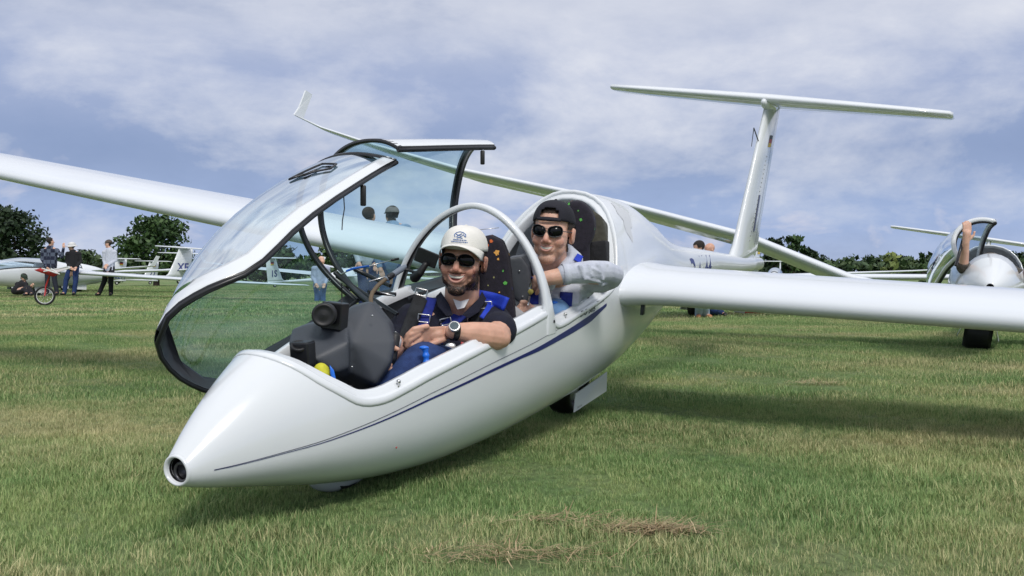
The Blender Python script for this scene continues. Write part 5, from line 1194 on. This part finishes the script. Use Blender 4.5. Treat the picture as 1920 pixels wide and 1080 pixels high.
# A: long two-seater lying across the left background, its left wing tip down towards us
GA = small_glider(gm(75, 30, 1.9, 33, -1.5, 3.4, 1.2), 'two-seat glider D-8291 at left with its wing tip resting on the grass', 22, 1.2, fin_txt='XF', boom_txt='D-8291', dih=1.2, winglets=False, flag=False)
small_glider(gm(222, 40, 6.3, 33, -2, 1), 'glider whose fin with an E shows behind the grey hooded man', 15, 1.0, fin_txt='E')
small_glider(gm(284, 43, 6.3, 33, -2, 1, .95), 'glider whose small fin reads 22 in the left background', 15, .95, fin_txt='22')
small_glider(gm(338, 41, 6.3, 30, -1, 2, 1.12), 'glider with a tall T-tail in front of the round broad tree', 15, 1.12, fin_txt=None)
small_glider(gm(512, 34, 6.3, -150, -2, -1, .95), 'glider whose fin reads 1S, seen through the open front canopy', 15, .95, fin_txt='1S')
small_glider(gm(650, 42, 1.0, 60, -2, 1, 1.0), 'glider standing far off behind the black canopy hoops', 15, 1.0, fin_txt='K7')
small_glider(gm(-640, 23, 2.0, 172, -2, -1.6, 1.0, 1.9), 'glider off to the left whose wing tip rests on the red wheel stand', 15, 1.0, dih=1.5, winglets=False)
small_glider(gm(1462, 44, 6.3, 18, -2, 1, .95), 'glider whose tail stands before the dark hedge right of the big fin', 15, .95, fin_txt='T', flag=False)
small_glider(gm(1300, 16, 1.9, 27, -1, 3, .98), 'glider being worked on, its belly and wheel showing under the front wing', 15, .98, low_tail=True, winglets=False)
# winglet-carrying wing tip in front of the round tree
# R: single-seater on the right, canopy open, its right wing high
MR = gm(1830, 8.95, 1.9, 25, -4.0, 8.5, 1.0); MRi = np.array(MR.inverted())
def toR(P): return MRi[:3, :3] @ np.array(P) + MRi[:3, 3]
le = []; X0, Y0, dX, dY = 4.12, 9.0, -math.cos(rad(25)), math.sin(rad(25))
for u, v, ch, th in ((1760, 560, .80, .16), (1690, 545, .78, .155), (1590, 519, .76, .15), (1400, 442, .74, .145), (1160, 379, .68, .14), (870, 319, .54, .14), (700, 271, .38, .14), (600, 238, .27, .13), (552, 215, .19, .12)):
    kk = (u-960)/F_PX; s_ = (X0-Y0*kk)/(kk*dY-dX); D = Y0+dY*s_; le.append((toR(at(u, v, D)), ch, th))
GR, fR, BR, cgR = small_glider(MR, 'single-seat glider at right with its canopy held open by the man in it', 15, 1.0, le_right=le, open_can=True, fin_txt=None, tail_bank=.02, wheel_w=.24)
# its canopy, hinged forward and tipped to the side: bubble, white frame and dark seal
def opR(p):
    A0 = np.array([.45, -.28, .66]); v = np.array(p)-A0; ph = rad(58); c, s = math.cos(ph), math.sin(ph); q = np.array([v[0], v[1]*c-v[2]*s, v[1]*s+v[2]*c])
    a2 = rad(-18); c, s = math.cos(a2), math.sin(a2); q = np.array([q[0]*c-q[2]*s, q[1], q[0]*s+q[2]*c]); return A0+q+[-.05, -.05, .02]
v, f = grid([[opR(p) for p in r] for r in cgR]); gR = mk('canopy_glass', v, f, GLASSC, GR)
rim_ = [opR(r[0]) for r in cgR] + [opR(p) for p in cgR[-1]] + [opR(r[-1]) for r in cgR[::-1]] + [opR(p) for p in cgR[0][::-1]]
MB().tube(rim_, .020, 8, closed=True).build('canopy_frame', GEL, gR); MB().tube([p+np.array([0, .012, -.014]) for p in rim_], .015, 8, closed=True).build('canopy_seal', BLKS, gR)
MB().tube([toR(at(1792, 498, 7.6)), toR(at(1806, 448, 7.7))], .012, 8).build('canopy_stay', BLKS, gR)

# ------------------------------------------------------------------ people around the field
def tint(name, c, **k): return MATS.get(name) or mat(name, c, .9, nz=.2, nscale=12, bump=.3, bscale=80, **k)
def figure(label, D, J, shirt, legs, skin_=None, hair=HAIR, hat=None, face=(0, -1, 0), base=None, vox=.009, sleeves=True, k=1.0, group=None, hatm=None, shoes=BLK, short=False):
    """J: pixel joints (u, v[, dD]); one continuous body, clothes as children"""
    q = {n_: at(p[0], p[1], D+(p[2] if len(p) > 2 else 0)) for n_, p in J.items() if not n_.startswith('hd')}; bs = base or (J['aL'] if 'aL' in J else J['hip'])
    b0 = at(bs[0], bs[1], D); R_ = empty('person', (b0[0], b0[1], 0), label=label, cat='person', group=group)
    sk = skin_ or SKIN2; C = q['head']; R = rot3(face, 0); mb = MB(); head_prims(mb, C, R, k*.98, False)
    mb.chain([(C+[0, 0, -.06], .05*k), (q['neck'], .055*k), (q['neck']*.75+q['hip']*.25, .10*k), (q['hip'], .11*k)])
    hands = []
    for s in 'LR':
        if 's'+s in q:
            mb.chain([(q['neck']*.6+q['s'+s]*.4, .05*k), (q['s'+s], .05*k), (q['e'+s], .040*k), (q['w'+s], .027*k)])
            d = q['w'+s]-q['e'+s]; d /= np.linalg.norm(d); d = np.array(J['hd'+s], float) if 'hd'+s in J else d; d = d/np.linalg.norm(d); sdv = np.cross(d, [0, 1, 0]); sdv /= np.linalg.norm(sdv)+1e-9
            mb.cap(q['w'+s], .026*k, q['w'+s]+d*.07*k, .032*k)
            for i in range(4): b1 = q['w'+s]+d*.09*k+sdv*(i-1.5)*.019*k; finger(mb, [b1, b1+d*(.055-.006*abs(i-1.4))*k+[0, .01, 0], b1+d*(.085-.01*abs(i-1.4))*k+[0, .022, 0]], .0095, .0085)
            b1 = q['w'+s]+d*.03*k-sdv*.03*k; finger(mb, [b1, b1+d*.03*k-sdv*.025*k, b1+d*.06*k-sdv*.03*k], .011, .009)
        if 'k'+s in q: mb.chain([(q['hip']*.8+q['k'+s]*.2, .085*k), (q['k'+s], .055*k), (q['a'+s], .038*k)]); mb.cap(q['a'+s], .035, q['a'+s]+np.array([.02*(1 if s == 'L' else -1), -.12, -.02]), .035)
    body = remesh(mb, 'body', sk, R_, vox, 2)
    hsel = lambda L: (np.linalg.norm(L*[1, .85, 1], axis=1) < .2) & (L[:, 2] > .02-.1*(L[:, 1] < 0)) & ((L[:, 1] < .04) | (L[:, 2] > .08))
    if hair: shell(body, C, R, k*.98, hsel, 'hair', hair, R_, .010)
    mb = MB(); sh = [q[n_] for n_ in ('sL', 'sR') if n_ in q]
    if sh: mb.chain([(p, .075*k) for p in (sh if len(sh) == 2 else [sh[0], q['neck']+[0, 0, -.05]])])
    up = q['neck']+np.array([0, 0, -.06])
    for p in sh: mb.hull([p+[0, y, z] for y in (-.06, .06) for z in (-.03, .03)] + [q['hip']+[x, y, z] for x in (-.15*k, .15*k) for y in (-.09, .09) for z in (-.06, .03)] + [up])
    mb.chain([(up, .12*k), (q['hip']+[0, 0, .02], .145*k)])
    for s in 'LR':
        if 's'+s in q: mb.chain([(q['s'+s], .066*k), (q['e'+s], .054*k)] + ([(q['w'+s], .040*k)] if sleeves else []))
    remesh(mb, 'top', shirt, R_, vox, 3)
    mb = MB()
    for s in 'LR':
        if 'k'+s in q: e = q['a'+s] if not short else q['k'+s]*.8+q['a'+s]*.2; mb.chain([(q['hip']+[(.07 if q['k'+s][0] > q['hip'][0] else -.07), 0, -.02], .105*k), (q['k'+s], .076*k), (e, .062*k if not short else .075*k)])
    if mb.V: mb.cap(q['hip']+[-.06, 0, 0], .12*k, q['hip']+[.06, 0, 0], .12*k); remesh(mb, 'trousers', legs, R_, vox, 3)
    for s in 'LR':
        if 'a'+s in q: MB().cap(q['a'+s]+[0, .02, -.02], .042, q['a'+s]+np.array([.03*(1 if s == 'L' else -1), -.14, -.03]), .042).build('shoe', shoes, R_, world=True)
    if hat == 'cap': c_, P_ = cap_dome(C, R, k, hatm, R_, z0=.03, rx=.088, ry=.108, rz=.088); v, f = grid([[P_(.08*math.sin(a), -.018+(.105+.06*t)*math.cos(a), .036-.012*t) for t in (0, 1)] for a in np.linspace(-.9, .9, 9)]); mk('cap_bill', v, f, hatm, c_).modifiers.new('t', 'SOLIDIFY').thickness = .005
    if hat == 'bucket':
        c_, P_ = cap_dome(C, R, k, hatm, R_, name='hat', z0=.035, rx=.092, ry=.11, rz=.095); v, f = grid([[P_((.09+.06*t)*math.sin(a), -.018+(.108+.06*t)*math.cos(a), .038-.045*t) for t in (0, .5, 1)] for a in np.linspace(0, 2*math.pi, 25)]); mk('hat_brim', v, f, hatm, c_).modifiers.new('t', 'SOLIDIFY').thickness = .005
    return R_
GP = 'people standing by the left gliders'
PLAID = mat('navy plaid flannel', (.015, .02, .045), .9, nz=.2); t_ = PLAID.node_tree; b_ = t_.nodes['Principled BSDF']; tc_ = t_.nodes.new('ShaderNodeTexCoord'); ck = t_.nodes.new('ShaderNodeTexChecker'); ck.inputs['Scale'].default_value = 9; ck.inputs[1].default_value = (.012, .016, .04, 1); ck.inputs[2].default_value = (.09, .11, .16, 1); t_.links.new(tc_.outputs['Object'], ck.inputs[0]); t_.links.new(ck.outputs[0], b_.inputs['Base Color'])
figure('man in navy plaid shirt raising his hand to the man in the white hat', 29, dict(head=(95, 453), neck=(94, 463), hip=(95, 500), sL=(107, 470), sR=(81, 470), eL=(116, 482, -.1), wL=(119, 466, -.15), eR=(79, 486), wR=(88, 500, -.1), kL=(102, 524), aL=(107, 549), kR=(89, 524), aR=(88, 549), hdL=(0, 0, 1)), PLAID, tint('charcoal trousers', (.02, .025, .04)), face=(.8, .5, 0), group=None)
figure('man in white bucket hat and black hoodie standing with hands in pockets', 29, dict(head=(134, 462), neck=(137, 471), hip=(137, 503), sL=(148, 476), sR=(127, 476), eL=(151, 490), wL=(144, 500, -.15), eR=(125, 490), wR=(132, 500, -.15), kL=(142, 526), aL=(139, 549), kR=(124, 525), aR=(121, 549)), tint('black sweatshirt', (.012, .012, .016)), JEAN, face=(-.75, -.6, -.1), hat='bucket', hatm=tint('white hat cotton', (.7, .7, .7)))
figure('man in pale grey hoodie and brown cap with black trousers', 29, dict(head=(203, 457), neck=(206, 467), hip=(204, 503), sL=(215, 473), sR=(196, 473), eL=(217, 488), wL=(204, 496, -.15), eR=(195, 487), wR=(197, 497, -.15), kL=(208, 527), aL=(208, 550), kR=(196, 527), aR=(186, 550)), HOOD, tint('black trousers', (.012, .012, .018)), face=(-.85, -.5, -.1), hat='cap', hatm=tint('brown cap cloth', (.10, .08, .07)))
figure('person in black sitting on the grass under the left glider', 28, dict(head=(45, 521), neck=(43, 528), hip=(33, 545), sL=(48, 533, -.1), sR=(33, 533), eL=(50, 543, -.2), wL=(57, 537, -.3), eR=(34, 546, -.1), wR=(46, 543, -.3), kL=(54, 540, -.3), aL=(60, 550, -.4), kR=(48, 543, -.3), aR=(52, 550, -.4)), tint('black sweatshirt', (.012, .012, .016)), tint('black trousers', (.012, .012, .018)), face=(.7, -.4, -.5), hat='cap', hatm=tint('dark green cap cloth', (.03, .05, .035)), base=(40, 551))
figure('man in grey cap seen through the canopy behind the raised wing', 13, dict(head=(734, 403), neck=(736, 420), hip=(736, 500), sL=(762, 430), sR=(708, 430), eL=(768, 468), wL=(758, 500, -.15), eR=(702, 468), wR=(712, 500, -.15), kL=(745, 552), aL=(748, 602), kR=(722, 552), aR=(718, 602)), tint('pale blue shirt', (.22, .33, .50)), tint('blue jeans', (.06, .12, .28)), face=(-.6, .7, 0), hat='cap', hatm=tint('grey cap cloth', (.20, .19, .19)), vox=.008)
figure('brown haired man in light shirt beside the grey cap behind the wing', 14, dict(head=(693, 404), neck=(692, 420), hip=(690, 492), sL=(712, 428), sR=(670, 428), eL=(716, 462), wL=(708, 490, -.15), eR=(664, 462), wR=(672, 490, -.15), kL=(698, 545), aL=(700, 595), kR=(682, 545), aR=(680, 595)), tint('light grey shirt', (.42, .48, .55)), tint('navy shorts', (.02, .04, .14)), face=(.6, .7, 0), hair=HAIRL, vox=.008)
figure('bald man in pale shirt seen between the two black hoops', 24, dict(head=(603, 489), neck=(602, 499), hip=(600, 535), sL=(614, 504), sR=(589, 504), eL=(616, 519), wL=(610, 531, -.15), eR=(586, 519), wR=(592, 531, -.15), kL=(605, 551), aL=(606, 568), kR=(595, 551), aR=(594, 568)), tint('pale lilac shirt', (.40, .44, .58)), tint('blue jeans', (.06, .12, .28)), face=(.5, -.8, 0), hair=None)
figure('dark haired man in pale blue shorts bending under the glider', 15.5, dict(head=(1310, 466), neck=(1318, 480), hip=(1330, 535), sL=(1332, 490), sR=(1308, 490, -.1), eL=(1330, 515, -.2), wL=(1312, 530, -.3), eR=(1302, 512, -.2), wR=(1294, 530, -.3), kL=(1320, 562, -.3), aL=(1324, 590), kR=(1312, 566, -.3), aR=(1310, 590)), tint('black sweatshirt', (.012, .012, .016)), tint('washed blue shorts', (.42, .55, .70)), face=(-.8, -.3, -.4), short=False, shoes=tint('orange shoe', (.45, .20, .10)))
figure('pink faced balding man in blue jeans kneeling beside the dark haired man', 15.9, dict(head=(1330, 470), neck=(1338, 484), hip=(1350, 545), sL=(1354, 494), sR=(1332, 494, -.1), eL=(1356, 518, -.2), wL=(1342, 535, -.3), eR=(1328, 518, -.2), wR=(1320, 536, -.3), kL=(1338, 580, -.3), aL=(1352, 587), kR=(1334, 582, -.2), aR=(1346, 588)), tint('dark blue shirt', (.02, .03, .08)), JEAN, face=(-.8, -.4, -.4), hair=None, skin_=SKIN1, shoes=BLK)
pr = figure('man lying in the right glider in checked shirt, lifting its canopy', 7.9, dict(head=(1858, 500, .25), neck=(1858, 520, .2), hip=(1862, 575, -.1), sL=(1895, 512, .15), sR=(1818, 512, .15), eR=(1806, 500, -.15), wR=(1811, 455, -.25), eL=(1922, 520, -.1), wL=(1932, 500, -.2), hdR=(.05, -.1, 1)), mat('checked shirt', (.10, .085, .07), .9, nz=.6, nscale=30), JEAN, face=(-.1, -1, .1), hat='cap', hatm=mat('checked cap', (.20, .17, .14), .9, nz=.75, nscale=45), sleeves=False, base=(1862, 650), vox=.007)

# ------------------------------------------------------------------ wheel stand holding a wing tip, tow bar
D = 21.0; WS = empty('wing_stand', tuple(at(85, 573, D)*[1, 1, 0]), label='red framed wing stand on a spoked wheel under a wing tip at left', cat='wing stand')
cW = at(84, 554, D); cW[2] = .215; ax = np.array([.35, -1, 0]); ax /= np.linalg.norm(ax)
u_ = np.cross(ax, [0, 0, 1.]); ring = lambda r, dx=0: [cW+ax*dx+r*(math.cos(a)*u_+math.sin(a)*np.array([0, 0, 1.])) for a in np.linspace(0, 2*math.pi, 32, endpoint=False)]
ty = MB().tube(ring(.19), .024, 10, closed=True).build('wheel', BLK, WS, world=True); MB().tube(ring(.165), .009, 8, closed=True).build('rim', WHT, ty); MB().lathe([(-.04, .02), (.04, .02)], cW, ax, 12).build('hub', MET, ty)
for i in range(12): a = 2*math.pi*i/12; MB().tube([cW+ax*.02*(1 if i % 2 else -1), cW+.16*(math.cos(a)*u_+math.sin(a)*np.array([0, 0, 1.]))], .0022, 5).build('spoke', MET, ty)
tp_ = at(93, 517, D)
for s in (-1, 1): MB().tube([cW+ax*.045*s, cW+ax*.05*s+[.03, 0, .22], tp_+ax*.03*s], .014, 8).build('fork', RED, WS, world=True)
MB().hull([at(u, v, D+d_) for d_ in (-.15, .15) for u, v in ((64, 506), (78, 502), (110, 514), (100, 519), (70, 509))]).build('cradle', RED, WS, world=True)
for a, b_ in (((78, 503), (112, 514)), ((82, 509), (128, 500)), ((95, 503), (108, 512))): MB().tube([at(*a, D-.2), at(*b_, D-.2)], .014, 8).build('cradle_bar', WHT, WS, world=True)
quad_prism('padded_board', [toP for toP in (np.array(at(u, v, D+.1))-np.array(at(85, 573, D)*[1, 1, 0]) for u, v in ((84, 508), (128, 499), (131, 503), (98, 514)))], .05, (0, 1, 0), WHT, WS)
TB = empty('tow_bar', tuple(at(1400, 588, 17)*[1, 1, 0]), label='white and red tow bar lying on the grass behind the front wing', cat='tow bar')
MB().tube([at(1377, 582, 16.6), at(1396, 585, 16.6)], .03, 8).build('bar', WHT, TB, world=True); MB().tube([at(1396, 585, 16.6), at(1432, 586, 16.6)], .02, 8).build('handle', RED, TB, world=True); MB().tube([at(1340, 578, 16.6), at(1377, 582, 16.6)], .014, 8).build('rod', MET, TB, world=True)

# ------------------------------------------------------------------ trees and hedges
def leaves(clumps, n, size, seed):
    r = np.random.default_rng(seed); V = []; F = []
    for c, rr in clumps:
        k_ = int(n*2.0*max(.4, rr/1.0)**2)
        for _ in range(k_):
            d = r.normal(size=3); d /= np.linalg.norm(d); p = np.array(c)+d*np.array([rr, rr, rr*.8])*r.uniform(.3, 1.12); a = r.normal(size=3); a /= np.linalg.norm(a); b_ = np.cross(a, d); b_ /= np.linalg.norm(b_)+1e-9; s = size*r.uniform(.5, 1.3); m_ = len(V)
            V += [p-a*s, p+b_*s*.55, p+a*s, p-b_*s*.55]; F.append((m_, m_+1, m_+2, m_+3))
    return V, F
def tree(name, px, ytop, D, width_px, label, cat, m, seed, ybot=None, nc=46, group=None, conifer=False, trunk_h=.35, size=.17, n=60):
    r = np.random.default_rng(seed); X = (px-960)/F_PX*D; H_ = CAM_H+(HOR_Y-ytop)/F_PX*D; w = width_px/F_PX*D/2; root = empty(name, (X, D, 0), label=label, cat=cat, group=group); cl = []
    for _ in range(nc):
        t = r.uniform(.12, 1.0) if trunk_h < .2 else r.uniform(.22, 1.0); prof = math.sin(math.pi*min(1, (t*.82+.14)))**.6 if not conifer else (1.1-t)**.7
        a = r.uniform(0, 2*math.pi); q = r.uniform(.35, 1)*w*prof*.82; rr = w*r.uniform(.20, .34)*(1 if not conifer else .8); cl.append(((q*math.cos(a), q*math.sin(a)*.9, min(t*H_, H_-rr*.75)), rr))
    V, F = leaves(cl, n, size*max(.6, D/60), seed); mk('crown', V, F, m, root, smooth=False)
    mb = MB(); mb.tube([(0, 0, -.1), (0.03, 0, H_*.25), (-.05, 0, H_*.55), (.02, 0, H_*.85)], [.05*w+.08, .04*w+.06, .03*w+.03, .02], 8); tk = mb.build('trunk', BARK, root)
    for i in range(6):
        a = 2*math.pi*i/6+r.uniform(-.3, .3); z = H_*r.uniform(.25, .6); MB().tube([(0, 0, z), (w*.3*math.cos(a), w*.3*math.sin(a), z+w*.2), (w*.65*math.cos(a), w*.65*math.sin(a), z+w*.45)], [.03*w+.02, .02*w+.01, .01], 6).build('limb', BARK, tk)
    return root
tree('conifer_tree', 12, 386, 58, 170, 'dark spreading tree at the left edge behind the parked glider', 'tree', LEAFD, 1, nc=60, n=70)
tree('broadleaf_tree', 293, 404, 54, 150, 'round leafy green tree behind the cluster of tails', 'tree', LEAF, 2, nc=80, n=80)
tree('shrub', 165, 468, 66, 70, 'low bushy shrub between the bucket hat man and grey hooded man', 'shrub', LEAFH, 3, nc=24, trunk_h=.1, group=None)
tree('shrub', 130, 474, 70, 60, 'low green shrub behind the man in the bucket hat', 'shrub', LEAFH, 13, nc=24, trunk_h=.1)
tree('shrub', 205, 474, 68, 60, 'low green shrub left of the round leafy tree', 'shrub', LEAFH, 14, nc=24, trunk_h=.1)
tree('broadleaf_tree', 640, 452, 62, 120, 'dark bushy tree seen between the black canopy hoops', 'tree', LEAF, 4, nc=50)
tree('broadleaf_tree', 520, 462, 64, 130, 'leafy tree seen through the front canopy glass above the 1S fin', 'tree', LEAF, 5, nc=50)
tree('broadleaf_tree', 430, 470, 66, 110, 'leafy tree seen through the lower left of the front canopy', 'tree', LEAFH, 6, nc=40)
for i, (px, yt, w, lb) in enumerate(((1452, 447, 60, 'tallest dark hedge tree just right of the big white fin'), (1486, 441, 66, 'dark hedge tree second from the big white fin'), (1520, 466, 60, 'dark hedge tree third from the big white fin'), (1552, 492, 44, 'last low dark bush at the right end of the hedge'))): tree('hedge_tree', px, yt, 60, w, lb, 'tree', LEAFD if i % 2 == 0 else LEAF, 30+i, nc=44, trunk_h=.1, group='dark hedge trees right of the fin')
tree('young_tree', 1672, 474, 40, 44, 'small yellow-green young tree left of the raised right canopy', 'tree', leafmat('yellow green foliage', (.05, .08, .02), (.12, .16, .04), (.22, .26, .08)), 50, nc=16, n=26, size=.26)
tree('young_tree', 1731, 476, 42, 26, 'small dark young tree touching the raised right canopy', 'tree', LEAF, 51, nc=16, n=40)
# far woodland on the horizon
r = np.random.default_rng(5); cl = []
for i in range(900):
    a = rad(r.uniform(-75, 75)); d = r.uniform(300, 420); cl.append(((d*math.sin(a), d*math.cos(a), r.uniform(1, 4.5)), r.uniform(2.2, 4.6)))
V, F = leaves(cl, 5, 1.3, 5); tag(mk('distant_woodland', V, F, LEAFH, smooth=False), 'low line of distant woodland along the horizon', 'woodland', kind='stuff')

# ------------------------------------------------------------------ dry clippings on the grass
def clump(px, py, w, n, seed, label):
    r = np.random.default_rng(seed); d = ray(px, py); kz = -CAM_H/d[2]; c = np.array([0, 0, CAM_H])+d*kz; V = []; F = []
    for _ in range(n):
        a = r.normal(0, 1)*w*.42; b_ = r.normal(0, 1)*w*.13; h = .012*math.exp(-(a/w)**2*2)*r.uniform(.2, 1); p = c+[a, b_ + .22*a*0, h*(1 if True else 0)+.012]; q = r.normal(0, .9); L = r.uniform(.03, .085); dr = np.array([math.cos(q), math.sin(q)*.6, r.normal(0, .25)])*L; s = np.array([-dr[1], dr[0], 0]); s = s/np.linalg.norm(s)*.0013; m_ = len(V)
        mid_ = p+dr*.5+[0, 0, r.uniform(-.004, .012)]; V += [p-s, p+s, mid_+s, mid_-s, p+dr+s*.4, p+dr-s*.4]; F += [(m_, m_+1, m_+2, m_+3), (m_+3, m_+2, m_+4, m_+5)]
    return tag(mk('grass_clippings', V, F, STRAWM, smooth=False), label, 'grass clippings', kind='stuff')
STRAWM = leafmat('dry straw', (.20, .14, .075), (.40, .30, .17), (.62, .50, .32))
clump(1215, 1003, .16, 420, 1, 'brown heap of dry clippings near the bottom edge'); clump(1040, 985, .22, 120, 2, 'thin scatter of straw left of the brown heap'); clump(940, 1050, .30, 200, 3, 'pale straw scattered along the bottom edge')
clump(1525, 722, .22, 160, 4, 'brown patch of clippings under the left wing'); clump(1505, 622, .5, 200, 5, 'brown patch of clippings beyond the wing')
